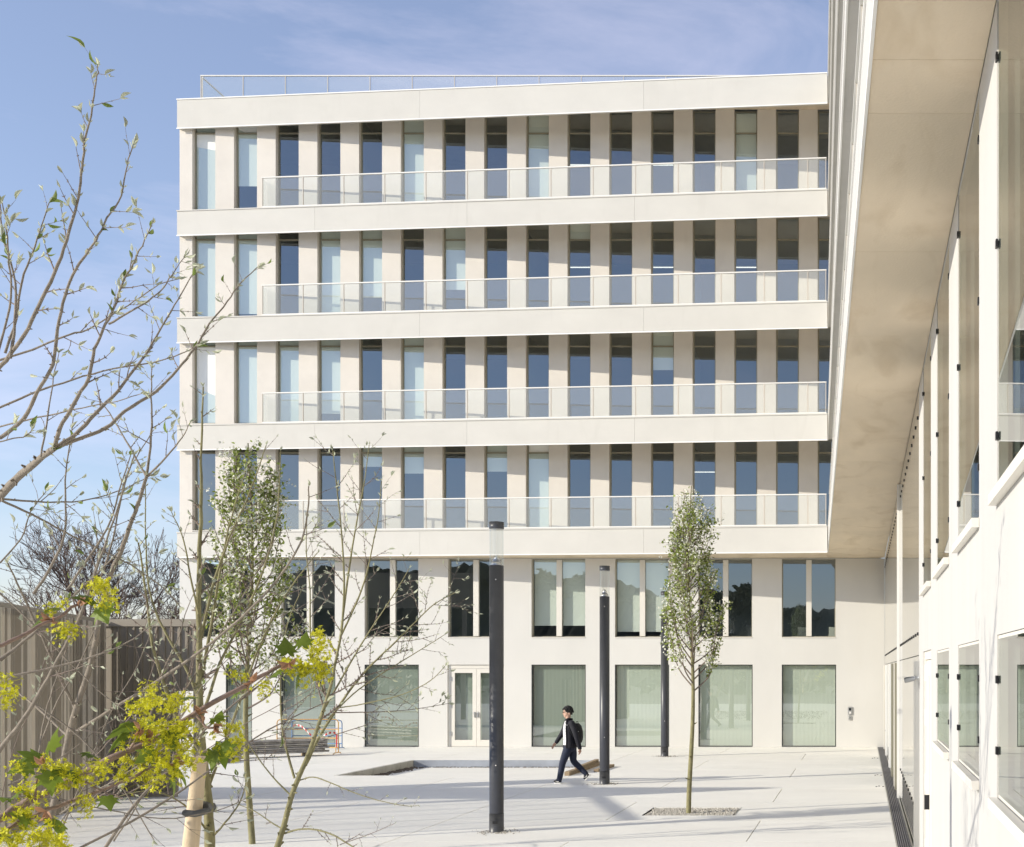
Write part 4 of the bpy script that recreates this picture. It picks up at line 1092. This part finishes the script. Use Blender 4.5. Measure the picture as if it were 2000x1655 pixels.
# slim flowering trees
def pear(X, Y, hgt, clear, prof, label, nleaf, seed, parent_extra=None):
    random.seed(seed)
    t = thing("flowering_tree", label, "tree", (X,Y,0), "slim flowering trees on the plaza")
    tp = []; n = 16
    for i in range(n+1):
        z = hgt*i/n*.97-.15*(i == 0)
        tp.append(Vector((X+.05*math.sin(z*1.3+seed), Y+.05*math.cos(z*1.1), z)))
    m = MB(); m.tube(tp, [.043*(1-.90*i/n)+.004 for i in range(n+1)], 10)
    for z in (.6,1.0,1.35,1.6,1.9):
        a = random.random()*6.28; m.tube([(X+.05*math.sin(z*1.3+seed),Y+.03,z),(X+.05*math.sin(z*1.3+seed)+.09*math.cos(a),Y+.09*math.sin(a),z+.04)], [.02,.005], 5)
    build(m, "trunk", M_BARKG, t)
    def radius(z, ang):
        f = (z-clear)/(hgt-clear)
        for i in range(len(prof)-1):
            if prof[i][0] <= f <= prof[i+1][0]:
                g = (f-prof[i][0])/(prof[i+1][0]-prof[i][0])
                l, r = prof[i][1]+(prof[i+1][1]-prof[i][1])*g, prof[i][2]+(prof[i+1][2]-prof[i][2])*g
                c = math.cos(ang)
                return r*(1+c)/2 + l*(1-c)/2
        return .05
    br = MB(); fol = MB(); blo = MB()
    def leaf(p, sz, mi):
        d = Vector((random.gauss(0,1),random.gauss(0,1),random.gauss(0,.7)-.15)).normalized()
        u = d.cross(Vector((random.gauss(0,1),random.gauss(0,1),random.gauss(0,1)))).normalized()
        w = d.cross(u)*.25
        c = -d.cross(u)*sz*.12
        fol.add([p, p+d*sz*.3+u*sz*.30+w*sz*.5, p+d*sz*.7+u*sz*.26+w*sz*.4+c*.5, p+d*sz+c, p+d*sz*.7-u*sz*.26+w*sz*.4+c*.5, p+d*sz*.3-u*sz*.30+w*sz*.5, p+d*sz*.5+c*.2], [(0,1,6),(1,2,6),(2,3,6),(3,4,6),(4,5,6),(5,0,6)], mi, True)
    def blossom(p, sz):
        for _ in range(6):
            q = p+Vector((random.gauss(0,1),random.gauss(0,1),random.gauss(0,1)))*sz*.45
            d = rnd_dir(Vector((-.4,-.8,.5)), .8); u = d.cross(rnd_dir(Vector((0,0,1)),.6)).normalized(); v = d.cross(u)
            a = sz*.24
            fol.add([q+(u*math.cos(k*1.0472)+v*math.sin(k*1.0472))*a*(1 if k % 2 else .8) for k in range(6)]+[q-d*a*.35], [(k,(k+1)%6,6) for k in range(6)], 2, True)
    nb = 58; per = nleaf/nb
    for b in range(nb):
        f0 = (b/nb)**.9
        z0 = clear-.15+(hgt*.9-clear)*f0*.93
        a = b*2.4+random.uniform(-.4,.4)
        reach = random.uniform(.75,1.05)
        z1 = min(hgt*.99, z0+random.uniform(.7,1.35)*(1-.35*f0))
        r = radius(z1, a)*reach
        p0 = Vector((X+.05*math.sin(z0*1.3+seed), Y+.05*math.cos(z0*1.1), z0)); p3 = Vector((X+math.cos(a)*r, Y+math.sin(a)*r, z1))
        p1 = p0+Vector((math.cos(a)*r*.55, math.sin(a)*r*.55, (z1-z0)*.28))
        pts = smooth([p0, p1, p0.lerp(p3,.62)+Vector((math.cos(a)*.08,math.sin(a)*.08,0)), p3], 4)
        br.tube(pts, [.0125*(1-.8*i/(len(pts)-1))*(1.1-.6*f0)+.002 for i in range(len(pts))], 5)
        sub = []
        for q in range(7):
            i = random.randint(3, len(pts)-1); d = rnd_dir(pts[i]-pts[i-1], .7); ln = random.uniform(.12,.34)
            e = pts[i]+d*ln; br.tube([pts[i], pts[i]+d*ln*.5+Vector((0,0,.02)), e], [.0035,.003,.0015], 4); sub.append((pts[i],e))
        dens = 1.25 if random.random() < .7 else .55
        for _ in range(int(per*dens)):
            if random.random() < .7:
                s0, e = random.choice(sub); p = s0.lerp(e, random.uniform(.2,1.1))
            else:
                g = random.uniform(.45,1)**.8*(len(pts)-1.01); i = int(g); p = pts[i].lerp(pts[i+1], g-i)
            p = p+Vector((random.gauss(0,.035),random.gauss(0,.035),random.gauss(0,.045)))
            leaf(p, random.uniform(.038,.070), 1 if random.random() < .22 else 0)
        for _ in range(int(per*.11*dens)):
            s0, e = random.choice(sub); blossom(s0.lerp(e, random.uniform(.4,1.1))+Vector((random.gauss(0,.04),random.gauss(0,.04),random.gauss(0,.04))), random.uniform(.06,.10))
    build(br, "branches", M_BARKT, t, kind="stuff")
    build(fol, "foliage", [L_PEAR, L_PEARL, L_BLOS], t, kind="stuff")
    return t
PROF = [(0,.25,.3),(.1,.62,.62),(.22,.70,.70),(.38,.50,.62),(.5,.45,.55),(.6,.40,.42),(.72,.32,.40),(.83,.24,.24),(.92,.13,.15),(1,.03,.05)]
pear((1349-PX)*22.82/F, 22.82, 6.12, 2.35, PROF, "slim young tree with white blossom standing in the gravel square at right", 4300, 5)
g0 = Vector(((487-PX)*18.7/F, 18.7))
PROF2 = [(0,.35,.35),(.12,.62,.62),(.3,.66,.62),(.45,.50,.52),(.6,.46,.48),(.75,.40,.40),(.86,.28,.30),(.94,.15,.18),(1,.05,.06)]
pear(g0.x, g0.y, 6.15, 2.15, PROF2, "slim leafy blossoming tree behind the bare branches at left", 4400, 9)
# gravel square of the right tree
tp = thing("tree_pit", "square of pale gravel around the foot of the slim tree at right", "tree pit", ((TREEPIT[0]+TREEPIT[1])/2,22.8,0))
m = MB(); m.box(TREEPIT[0],TREEPIT[1],TREEPIT[2],TREEPIT[3],-.236,-.045); build(m, "bed", M_GRAV, tp)
for (x0,x1,y0,y1) in ((TREEPIT[0]-.012,TREEPIT[0],TREEPIT[2],TREEPIT[3]),(TREEPIT[1],TREEPIT[1]+.012,TREEPIT[2],TREEPIT[3])):
    m = MB(); m.box(x0,x1,y0,y1,-.2,.004); build(m, "edging", M_STEEL, tp)
random.seed(3)
pebbles([(random.uniform(TREEPIT[0]+.03,TREEPIT[1]-.03),random.uniform(TREEPIT[2]+.03,TREEPIT[3]-.03),-.03+random.uniform(0,.02),random.uniform(.014,.034)) for _ in range(2600)], [M_GRAV], "gravel", tp)
# planting bed under the foreground shrubs
m = MB(); n = 26; cx, cy = -6.3, 13.2
random.seed(6)
pebbles([(random.uniform(-10.5,-2.2),random.uniform(4.5,18.1),.006,random.uniform(.012,.04)) for _ in range(2600)], [M_RUBBLE], "planting_gravel", label="brown gravel strewn under the foreground shrubs", cat="gravel")

# bare dark tree beyond the enclosure
random.seed(31)
t = thing("bare_tree", "dark leafless tree with dense twigs standing beyond the metal enclosure", "tree", (-38.5,62,0))
bt = MB(); tr = MB()
def grow(p, d, L, r, lev):
    n = 4; pts = [p]
    for i in range(n):
        d = (d + Vector((random.gauss(0,.10),random.gauss(0,.10),random.gauss(0,.06)+.03))).normalized()
        pts.append(pts[-1]+d*L/n)
    (tr if lev < 2 else bt).tube(pts, [max(.0095,r*(1-.45*i/n)) for i in range(n+1)], 6 if lev < 2 else 3, caps=False)
    if lev >= 7: return
    k = [5,5,4,3,3,3,2][lev]
    for i in range(k):
        f = random.uniform(.45,1) if i else 1
        j = min(n-1, int(f*n)); q = pts[j].lerp(pts[j+1], f*n-j) if j < n else pts[-1]
        nd = rnd_dir(d, .36 if lev else .42); nd.z = nd.z*.9+.1
        grow(q, nd.normalized(), L*random.uniform(.58,.82), r*.55, lev+1)
grow(Vector((-38.5,62,-.2)), Vector((0,0,1)), 3.45, .2, 0)
build(tr, "trunk", M_BARKD, t); build(bt, "crown", M_BARKD, t, kind="stuff")

# flowering maple boughs in front
random.seed(41)
lobes = [(0,0),(.10,-.10),(.34,-.16),(.30,.04),(.58,.10),(.40,.26),(.62,.55),(.34,.46),(.22,.62),(0,1.02)]
def maple_leaf():
    m = MB(); vs = [(0,.16,.0)]
    ring = [(x,y) for (x,y) in lobes] + [(-x,y) for (x,y) in lobes[::-1][1:-1]]
    for (x,y) in ring: vs.append((x,y,-.28*abs(x)-.22*y*y+random.uniform(-.06,.06)))
    n = len(ring)
    m.add(vs, [(0,1+i,1+(i+1)%n) for i in range(n)], 0, True)
    return m.mesh("leaf", L_MAPLE)
MAPL = [maple_leaf() for _ in range(3)]
def flower_cluster(n):
    m = MB()
    for i in range(n):
        d = rnd_dir(Vector((0,0,.35)), .9); r = random.uniform(.45,1.0)
        c = d*r; mid = c*.5+Vector((0,0,.12))
        m.tube([(0,0,0), mid, c], [.011,.010,.010], 3, 0)
        f = rnd_dir(d, .4); u = f.cross(rnd_dir(Vector((0,0,1)),.5)).normalized(); v = f.cross(u)
        s_ = random.uniform(.13,.2)
        for k in range(6):
            a = k*math.pi/3+random.random()*.3; e = (u*math.cos(a)+v*math.sin(a)); w = f.cross(e)
            m.add([c, c+e*s_*.6+w*s_*.26+f*s_*.2, c+e*s_*1.1+f*s_*.42, c+e*s_*.6-w*s_*.26+f*s_*.2], [(0,1,2),(0,2,3)], 0)
        m.add([c+f*s_*.25+u*.05, c+f*s_*.25+v*.05, c+f*s_*.25-u*.05, c+f*s_*.25-v*.05, c+f*s_*.4], [(0,1,4),(1,2,4),(2,3,4),(3,0,4)], 0)
    return m.mesh("flower_cluster", L_FLOW)
FLO = [flower_cluster(26) for _ in range(4)]
SCALE = leaf_mesh("bud_scale", L_SCALE, [.06,.16,.22,.17,.0], .7, .3)
mp = thing("flowering_maple", "maple boughs with lime yellow flowers and fresh leaves across the lower left foreground", "tree", (-4.3,4.2,0))
def bough(px, ya, yb, r0, r1):
    n = len(px); pts = smooth([P(x,y,ya+(yb-ya)*i/(n-1)) for i,(x,y) in enumerate(px)], 4)
    pts = [p+Vector((random.gauss(0,.002),random.gauss(0,.006),random.gauss(0,.002))) for p in pts]
    m = MB(); sc = (ya+yb)/2/F
    m.tube(pts, [.55*(r0+(r1-r0)*i/(len(pts)-1))*sc*random.uniform(.93,1.07) for i in range(len(pts))], 8)
    build(m, "branch", M_BARKR, mp); return pts
bough([(-500,1900),(-300,1740),(-100,1640),(0,1597),(40,1574),(146,1519),(238,1473),(305,1443),(381,1394),(458,1351),(500,1327),(546,1302),(571,1290)], 4.2, 5.2, 17, 6)
bough([(-200,1350),(-60,1285),(0,1260),(73,1226),(128,1196),(165,1172)], 4.3, 4.9, 8, 5)
bough([(-150,1700),(0,1626),(92,1583),(183,1550),(275,1510),(300,1498)], 4.3, 4.8, 9, 4)
bough([(-120,1740),(-40,1650),(40,1600),(78,1515)], 4.2, 4.5, 8, 4)
bough([(150,1518),(200,1545),(240,1560)], 4.55, 4.5, 4, 2.5)
bough([(381,1394),(400,1420),(425,1420)], 4.85, 4.8, 5, 4)
bough([(255,1463),(268,1440),(280,1420)], 4.7, 4.65, 5, 4)
bough([(-80,1340),(-20,1350),(5,1355)], 4.3, 4.4, 5, 3)
def cluster(x, y, r, Y):
    p = P(x,y,Y+random.uniform(-.09,.09)); s_ = r*1.05*Y/F
    link("flower_cluster", random.choice(FLO), mp, T(*p) @ Euler((random.uniform(-.9,.9),random.uniform(-.9,.9),random.uniform(0,6.28))).to_matrix().to_4x4() @ Matrix.Scale(s_,4))
for (x,y,r,Y) in ((60,1500,36,4.45),(112,1520,42,4.5),(150,1532,38,4.5),(185,1510,36,4.55),(60,1560,36,4.5),(50,1620,50,4.4),(110,1648,48,4.4),(165,1575,30,4.5),(20,1660,46,4.35),(75,1655,40,4.4),
    (270,1395,32,4.65),(302,1378,34,4.7),(330,1388,34,4.7),(290,1352,24,4.7),(352,1375,26,4.75),(262,1450,40,4.7),(300,1440,36,4.75),(322,1440,38,4.75),(355,1432,34,4.75),(350,1470,38,4.75),(305,1490,40,4.7),(262,1490,36,4.7),(335,1505,34,4.75),(285,1530,34,4.7),(370,1500,30,4.75),(248,1520,26,4.65),
    (440,1440,32,4.85),(462,1455,26,4.85),(452,1480,22,4.85),(425,1470,20,4.85),
    (192,1162,34,4.9),(210,1185,28,4.9),(205,1150,24,4.9),(125,1240,28,4.8),(145,1236,22,4.8),(88,1195,22,4.75),(120,1185,22,4.8),(8,1345,34,4.4),(4,1375,26,4.4),
    (605,1285,40,5.2),(622,1310,34,5.2),(590,1318,36,5.2),(625,1250,26,5.2),(570,1300,28,5.15),(612,1330,30,5.2),(512,1345,24,5.05),(470,1332,20,5.0),(450,1325,18,5.0),(520,1360,18,5.05)):
    cluster(x, y, r, Y)
    if r > 24: cluster(x+random.uniform(-.5,.5)*r, y+random.uniform(-.4,.5)*r, r*.72, Y)
for (x,y,sz,Y,dx,dz) in ((252,1412,46,4.62,-.8,-.5),(240,1432,38,4.6,-.7,-.7),(95,1465,44,4.45,.4,.8),(62,1488,40,4.42,-.8,-.3),(100,1508,42,4.45,.1,-1),(132,1500,40,4.5,.7,-.5),(78,1478,34,4.42,-.5,.4),(82,1206,38,4.75,-.7,-.6),(98,1192,30,4.78,.2,.4),(112,1602,40,4.4,.8,-.4),(60,1598,36,4.4,-.4,.3),(432,1452,44,4.82,.3,-1),(418,1468,36,4.82,-.1,-1),(420,1410,30,4.82,.6,.6),(580,1320,34,5.15,-.1,-1),(562,1276,34,5.15,-.3,.8),(590,1262,30,5.15,.5,.7),(195,1185,40,4.88,.5,-.7),(182,1170,34,4.88,-.5,.2),(362,1362,30,4.75,.9,.2),(352,1505,40,4.72,.7,-.6),(342,1520,34,4.72,.1,-1),(330,1428,36,4.74,.3,-.9),(300,1465,36,4.7,-.6,-.6),(470,1345,26,5.0,-.6,-.6),(40,1545,34,4.45,-.7,-.5),(165,1470,30,4.5,.8,-.2),(210,1555,30,4.5,.5,-.8),(10,1640,44,4.35,.4,.5),(20,1560,36,4.4,-.5,.5),(545,1310,28,5.1,-.8,-.6),(130,1245,22,4.8,-.4,.8)):
    p = P(x,y,Y)
    M = orient(p, Vector((dx+random.gauss(0,.15),-.35+random.gauss(0,.3),dz+random.gauss(0,.15))), sz*1.15*Y/F, random.uniform(-.9,.9))
    link("leaf", random.choice(MAPL), mp, M)
for (x,y,Y) in ((84,1492,4.4),(272,1425,4.6),(390,1397,4.8),(418,1420,4.8),(566,1295,5.1),(98,1210,4.72),(158,1172,4.85),(285,1440,4.66),(90,1585,4.38),(345,1492,4.7),(490,1332,5.0)):
    p = P(x,y,Y)
    for k in range(4):
        link("bud_scale", SCALE, mp, orient(p, Vector((random.gauss(0,.7),-.4,random.gauss(0,.7))), random.uniform(15,25)*Y/F, random.random()*6.28))

#--PERSON--
# ------------------------------------------------------------------ the walking man
M_SKIN = mat("skin", (.58,.36,.26), .55, .06, 40)
M_HAIR = mat("black hair", (.012,.010,.009), .5, .3, 200)
M_JACK = mat("black jacket cloth", (.016,.016,.022), .8, .3, 30, bump=.5, bscale=18)
M_JEAN = mat("dark navy jeans", (.020,.027,.052), .8, .3, 25, bump=.5, bscale=16)
M_SHOE = mat("black shoe", (.014,.014,.015), .6)
M_SOLE = mat("white shoe sole", (.75,.74,.70), .6)
M_PACK = mat("black backpack fabric", (.013,.013,.014), .7, .3, 30, bump=.3, bscale=20)
M_SPEC = mat("spectacle frame", (.30,.26,.22), .3, metal=.6)
M_LIP = mat("lips", (.40,.19,.15), .5)
M_SHIRT = bpy.data.materials.new("white checked shirt"); M_SHIRT.use_nodes = True
_n, _l = M_SHIRT.node_tree.nodes, M_SHIRT.node_tree.links
_g = _n.new("ShaderNodeNewGeometry"); _s = _n.new("ShaderNodeSeparateXYZ"); _l.new(_g.outputs["Position"], _s.inputs["Vector"])
_acc = None
for ax in ("X","Z"):
    a = _n.new("ShaderNodeMath"); a.operation = 'MULTIPLY'; a.inputs[1].default_value = 16.0; _l.new(_s.outputs[ax], a.inputs[0])
    b = _n.new("ShaderNodeMath"); b.operation = 'FRACT'; _l.new(a.outputs[0], b.inputs[0])
    c = _n.new("ShaderNodeMath"); c.operation = 'LESS_THAN'; c.inputs[1].default_value = .22; _l.new(b.outputs[0], c.inputs[0])
    if _acc is None: _acc = c
    else:
        d = _n.new("ShaderNodeMath"); d.operation = 'MAXIMUM'; _l.new(_acc.outputs[0], d.inputs[0]); _l.new(c.outputs[0], d.inputs[1]); _acc = d
_mx = _n.new("ShaderNodeMixRGB"); _mx.inputs["Color1"].default_value = (.80,.79,.77,1); _mx.inputs["Color2"].default_value = (.52,.52,.55,1)
_l.new(_acc.outputs[0], _mx.inputs["Fac"]); _l.new(_mx.outputs["Color"], _n["Principled BSDF"].inputs["Base Color"])
_n["Principled BSDF"].inputs["Roughness"].default_value = .8

YP = F*H/(1530-PY)
KS = YP/F/8.708
ORI = P(1100,1530,YP)
def Zp(zx, zy, y=0.0):
    """zx, zy: position in the enlarged view of the man; y: towards (-) or away from (+) the viewer"""
    return Vector((ORI.x+(zx-435)*KS, YP+y, (1484-zy)*KS))
def ball(mb_, c, r, n=8):
    r = r if isinstance(r, tuple) else (r,r,r); vs = []; fs = []
    for i in range(n+1):
        th = math.pi*i/n
        for j in range(n*2):
            ph = math.pi*j/n; vs.append((c[0]+r[0]*math.sin(th)*math.cos(ph), c[1]+r[1]*math.sin(th)*math.sin(ph), c[2]+r[2]*math.cos(th)))
    for i in range(n):
        for j in range(n*2): fs.append((i*2*n+j, (i+1)*2*n+j, (i+1)*2*n+(j+1)%(2*n), i*2*n+(j+1)%(2*n)))
    mb_.add(vs, fs, 0, True)
def loft(mb_, rings, n=20):
    """stack of horizontal ellipses (centre, rx, ry)"""
    o = len(mb_.v)
    for (c,rx,ry) in rings:
        for k in range(n):
            a = 2*math.pi*k/n; mb_.v.append((c.x+rx*math.cos(a), c.y+ry*math.sin(a), c.z))
    fs = []
    for i in range(len(rings)-1):
        for k in range(n): fs.append([o+i*n+k, o+(i+1)*n+k, o+(i+1)*n+(k+1)%n, o+i*n+(k+1)%n])
    fs.append([o+k for k in range(n)]); e = o+(len(rings)-1)*n; fs.append([e+k for k in range(n)][::-1])
    for f_ in fs: mb_.f.append(f_); mb_.m.append(0); mb_.sm.append(True)
def limbtube(mb_, pts, rad):
    p2 = smooth(pts, 4); r2 = []
    for i in range(len(p2)):
        f_ = i/4; j = min(int(f_), len(rad)-2); r2.append(rad[j]+(rad[j+1]-rad[j])*(f_-j))
    mb_.tube(p2, r2, 14)
    ball(mb_, pts[0], rad[0]*.98); ball(mb_, pts[-1], rad[-1]*.98)
def fuse(mb_, name, mt, parent, vox, it=4, fac=.5):
    """one continuous skin over overlapping volumes"""
    o = build(mb_, name, mt, parent)
    md = o.modifiers.new("remesh", 'REMESH'); md.mode = 'VOXEL'; md.voxel_size = vox; md.use_smooth_shade = True
    sm = o.modifiers.new("smooth", 'SMOOTH'); sm.factor = fac; sm.iterations = it
    return o
man = thing("person", "man in black jacket, checked shirt and dark jeans striding left with a hand swinging forward", "person", (ORI.x,YP,0))
ARM_N = (Zp(608,462,-.165), Zp(696,660,-.25), Zp(752,885,-.21), Zp(756,960,-.20))
ARM_F = (Zp(470,474,.165), Zp(382,640,.22), Zp(280,803,.17), Zp(230,868,.16))
LEG_N = (Zp(530,885,-.085), Zp(442,1135,-.095), Zp(385,1425,-.09))
LEG_F = (Zp(572,885,.085), Zp(600,1115,.09), Zp(810,1328,.08))
m = MB()
ball(m, Zp(516,258), (.101,.078,.112), 12); ball(m, Zp(496,312), (.074,.062,.072), 10); ball(m, Zp(478,352), (.036,.036,.028))
ball(m, Zp(436,300), (.020,.014,.020)); m.tube([Zp(444,262),Zp(437,296)], [.008,.014], 8)
ball(m, Zp(450,262,-.03), (.018,.03,.010)); ball(m, Zp(450,262,.03), (.018,.03,.010)); ball(m, Zp(452,338), (.014,.026,.012))
for sy in (-1,1): ball(m, Zp(553,300,sy*.076), (.022,.010,.034))
m.tube([Zp(520,330),Zp(522,385),Zp(535,440)], [.056,.056,.068], 14)
loft(m, [(Zp(552,880),.10,.13),(Zp(548,740),.10,.13),(Zp(545,600),.115,.155),(Zp(542,490),.10,.15),(Zp(535,440),.06,.09)])
for (S0,E0,W0,_h) in (ARM_N, ARM_F): limbtube(m, [S0,E0,W0], [.048,.040,.028])
for (H0,K0,A0) in (LEG_N, LEG_F): limbtube(m, [H0,K0,A0], [.085,.052,.036])
def hand(wr, tip, curl, u):
    d = (tip-wr).normalized()
    m.tube([wr-d*.02, wr+d*.03, wr+d*.085], [.027,.034,.033], 10); ball(m, wr+d*.055+u*.012, .028); ball(m, wr+d*.055-u*.012, .028)
    for k,(off,ln) in enumerate(((-.030,.062),(-.010,.074),(.010,.070),(.029,.054))):
        b = wr+d*.078+u*off
        m.tube([b, b+d*ln*.5+curl*.008, b+d*ln*.82+curl*.03, b+d*ln*.85+curl*.048], [.0105,.0098,.009,.0075], 7)
    t0 = wr+d*.03-u*.028
    m.tube([t0, t0+d*.03-u*.022+curl*.012, t0+d*.058-u*.018+curl*.026], [.014,.0115,.009], 7)
hand(ARM_N[2], ARM_N[3], Vector((-.9,.25,.1)), Vector((.25,.97,0)))
hand(ARM_F[2], ARM_F[3], Vector((.1,-.6,-.6)), Vector((.2,.8,-.5)).normalized())
fuse(m, "body", M_SKIN, man, .0065, 3)
f = MB(); ball(f, Zp(441,339,-.004), (.007,.022,.006)); build(f, "mouth", M_LIP, man)
for sy in (-1,1):
    f = MB(); ball(f, Zp(444,279,sy*.030), (.009,.014,.007)); build(f, "eye", M_HAIR, man)
f = MB()
for sy in (-1,1):
    c_ = Zp(434,280,sy*.034); f.tube([c_+Vector((.004*math.sin(a),.026*math.cos(a),.019*math.sin(a))) for a in [k*math.pi/6 for k in range(13)]], .0032, 5)
    f.tube([Zp(437,276,sy*.060),Zp(470,274,sy*.076),Zp(552,280,sy*.083)], .0032, 5)
f.tube([Zp(430,278,-.010),Zp(430,278,.010)], .0032, 5)
build(f, "glasses", M_SPEC, man)
hm = MB(); n = 18; vs = []; hc = Zp(520,254); random.seed(77)
for i in range(n+1):
    for j in range(40):
        ph = 2*math.pi*j/40; c_ = math.cos(ph)
        lim = .37+.25*(1+c_) if c_ < 0 else .62+.16*c_
        if c_ < -.55: lim -= .04*math.sin(ph*3+1)
        t_ = math.pi*lim*i/n; k = 1.02+.045*math.sin(j*2.1+i*.7)+random.uniform(-.02,.02)
        sr = math.sin(t_) if t_ < math.pi/2 else 1-.30*(t_/(math.pi/2)-1)
        vs.append((hc.x+.106*k*sr*c_, hc.y+.083*k*sr*math.sin(ph), hc.z+.118*k*math.cos(t_)))
hm.add(vs, [(i*40+j,(i+1)*40+j,(i+1)*40+(j+1)%40,i*40+(j+1)%40) for i in range(n) for j in range(40)], 0, True)
for k in range(130):
    a = random.uniform(0,6.28); t_ = random.uniform(.15,.5)*math.pi; c_ = math.cos(a)
    if c_ < -.3: t_ = random.uniform(.15,.36)*math.pi
    p = Vector((hc.x+.108*math.sin(t_)*c_, hc.y+.084*math.sin(t_)*math.sin(a), hc.z+.120*math.cos(t_)))
    d_ = Vector((c_*.4-.25, math.sin(a)*.5, -.7)).normalized()
    hm.tube([p+(p-hc)*.04, p+d_*.028+(p-hc)*.10, p+d_*.055+(p-hc)*.03], [.010,.008,.002], 5)
build(hm, "hair", M_HAIR, man)
# jacket
JR = [(Zp(556,882),.150,.195),(Zp(556,830),.152,.195),(Zp(556,740),.146,.185),(Zp(552,640),.146,.190),(Zp(549,550),.142,.195),(Zp(545,490),.125,.185),(Zp(538,450),.098,.145),(Zp(530,418),.074,.090),(Zp(526,395),.070,.078)]
m = MB(); loft(m, JR, 28)
limbtube(m, [ARM_N[0],ARM_N[1],ARM_N[2]+Vector((0,0,.012))], [.078,.062,.048]); limbtube(m, [ARM_F[0],ARM_F[1],ARM_F[2]+Vector((.012,0,.012))], [.076,.060,.045])
fuse(m, "jacket", M_JACK, man, .011, 3)
def on_jacket(i, deg, off):
    c_, rx, ry = JR[i]; a = math.radians(deg); return Vector((c_.x+(rx+off)*math.cos(a), c_.y+(ry+off)*math.sin(a), c_.z))
sh = MB(); vs = []; idx = [1,2,3,4,5,6,7]
for i in idx:
    for k in range(7): vs.append(on_jacket(i, 186+k*(10.5 if i < 6 else 8), .007))
sh.add(vs, [(r*7+k,(r+1)*7+k,(r+1)*7+k+1,r*7+k+1) for r in range(len(idx)-1) for k in range(6)], 0, True)
build(sh, "shirt", M_SHIRT, man)
for dg in (183, 253):
    lp = MB(); lp.tube(smooth([on_jacket(i, dg, .006) for i in (0,1,2,3,4,5,6,7)],2), .014, 8); build(lp, "lapel", M_JACK, man)
co = MB(); co.tube(smooth([on_jacket(7,205,.004)+Vector((0,0,.0)),Zp(505,398,-.085),Zp(545,384,-.080),Zp(585,392,-.02),Zp(580,398,.05)],3), .021, 8); build(co, "collar", M_JACK, man)
lo = MB(); ball(lo, on_jacket(5, 262, .006), (.012,.005,.010), 6); build(lo, "chest_badge", M_SOLE, man)
# trousers
m = MB(); ball(m, Zp(552,862), (.125,.165,.13), 10)
limbtube(m, [LEG_N[0],LEG_N[0].lerp(LEG_N[1],.5)+Vector((.0,0,0)),LEG_N[1],LEG_N[1].lerp(LEG_N[2],.5),LEG_N[2]+Vector((0,0,.005))], [.104,.093,.076,.070,.060])
limbtube(m, [LEG_F[0],LEG_F[0].lerp(LEG_F[1],.5),LEG_F[1],LEG_F[1].lerp(LEG_F[2],.5),LEG_F[2]], [.102,.091,.074,.067,.056])
fuse(m, "trousers", M_JEAN, man, .011, 3)
def shoe(heel, toe, up):
    d_ = (toe-heel); L_ = d_.length; d_.normalize(); m = MB()
    m.tube([heel-d_*.015, heel+d_*L_*.3, heel+d_*L_*.65, toe-d_*.02, toe+d_*.015], [.036,.042,.042,.034,.016], 12); ball(m, heel, .037)
    m.tube([heel+d_*.01, heel+d_*.005+up*.07], [.038,.042], 12); m.tube([heel+d_*.05+up*.045, heel+d_*L_*.7], [.032,.028], 10)
    o = fuse(m, "shoe", M_SHOE, man, .008, 3)
    m = MB(); side = Vector((0,1,0)); pts_ = [(-.045,.026),(-.02,.038),(.25*L_,.038),(.6*L_,.044),(.9*L_,.036),(L_+.012,.012)]
    ring = [heel+d_*a+side*b for a,b in pts_]+[heel+d_*a-side*b for a,b in pts_[::-1]]
    n_ = len(ring); vv = [q-up*.030 for q in ring]+[q-up*.052 for q in ring]
    m.add(vv, [tuple(range(n_)), tuple(range(n_,2*n_))[::-1]]+[(i,(i+1)%n_,n_+(i+1)%n_,n_+i) for i in range(n_)]); build(m, "sole", M_SOLE, o)
    m = MB(); c_ = heel+d_*L_*.40-side*.043; m.tube([c_-d_*.05+up*.012, c_-d_*.005-up*.012, c_+d_*.06+up*.018], [.004,.011,.003], 6); build(m, "side_mark", M_SOLE, o)
shoe(Zp(398,1444,-.09), Zp(300,1446,-.09), Vector((0,0,1)))
b0_, b1_ = Zp(838,1350,.08), Zp(778,1412,.08); dd_ = (b1_-b0_).normalized()
shoe(b0_, b1_, Vector((dd_.z,0,-dd_.x)) if dd_.x < 0 and Vector((dd_.z,0,-dd_.x)).z > 0 else Vector((-dd_.z,0,dd_.x)))
bp = thing("backpack", "black backpack carried on the walking man's back", "backpack", Zp(690,640))
m = MB(); loft(m, [(Zp(672,815),.06,.12),(Zp(690,790),.085,.145),(Zp(702,700),.095,.155),(Zp(698,600),.095,.155),(Zp(684,510),.080,.14),(Zp(668,465),.050,.10)], 20); ball(m, Zp(735,720), (.045,.11,.09))
fuse(m, "bag", M_PACK, bp, .012, 5)
m = MB(); m.tube(smooth([Zp(650,450,-.12),Zp(590,432,-.16),on_jacket(5,275,.012),on_jacket(4,285,.014),on_jacket(3,300,.014),Zp(668,720,-.13)],3), .015, 8); build(m, "shoulder_strap", M_PACK, bp)
m = MB(); m.tube(smooth([Zp(655,470,-.03),Zp(662,440,-.02),Zp(680,440,.02),Zp(682,475,.03)],3), .008, 6); build(m, "carry_loop", M_PACK, bp)
m = MB(); ball(m, Zp(718,600,-.15), (.010,.006,.010), 6); build(m, "buckle", M_STEEL, bp)
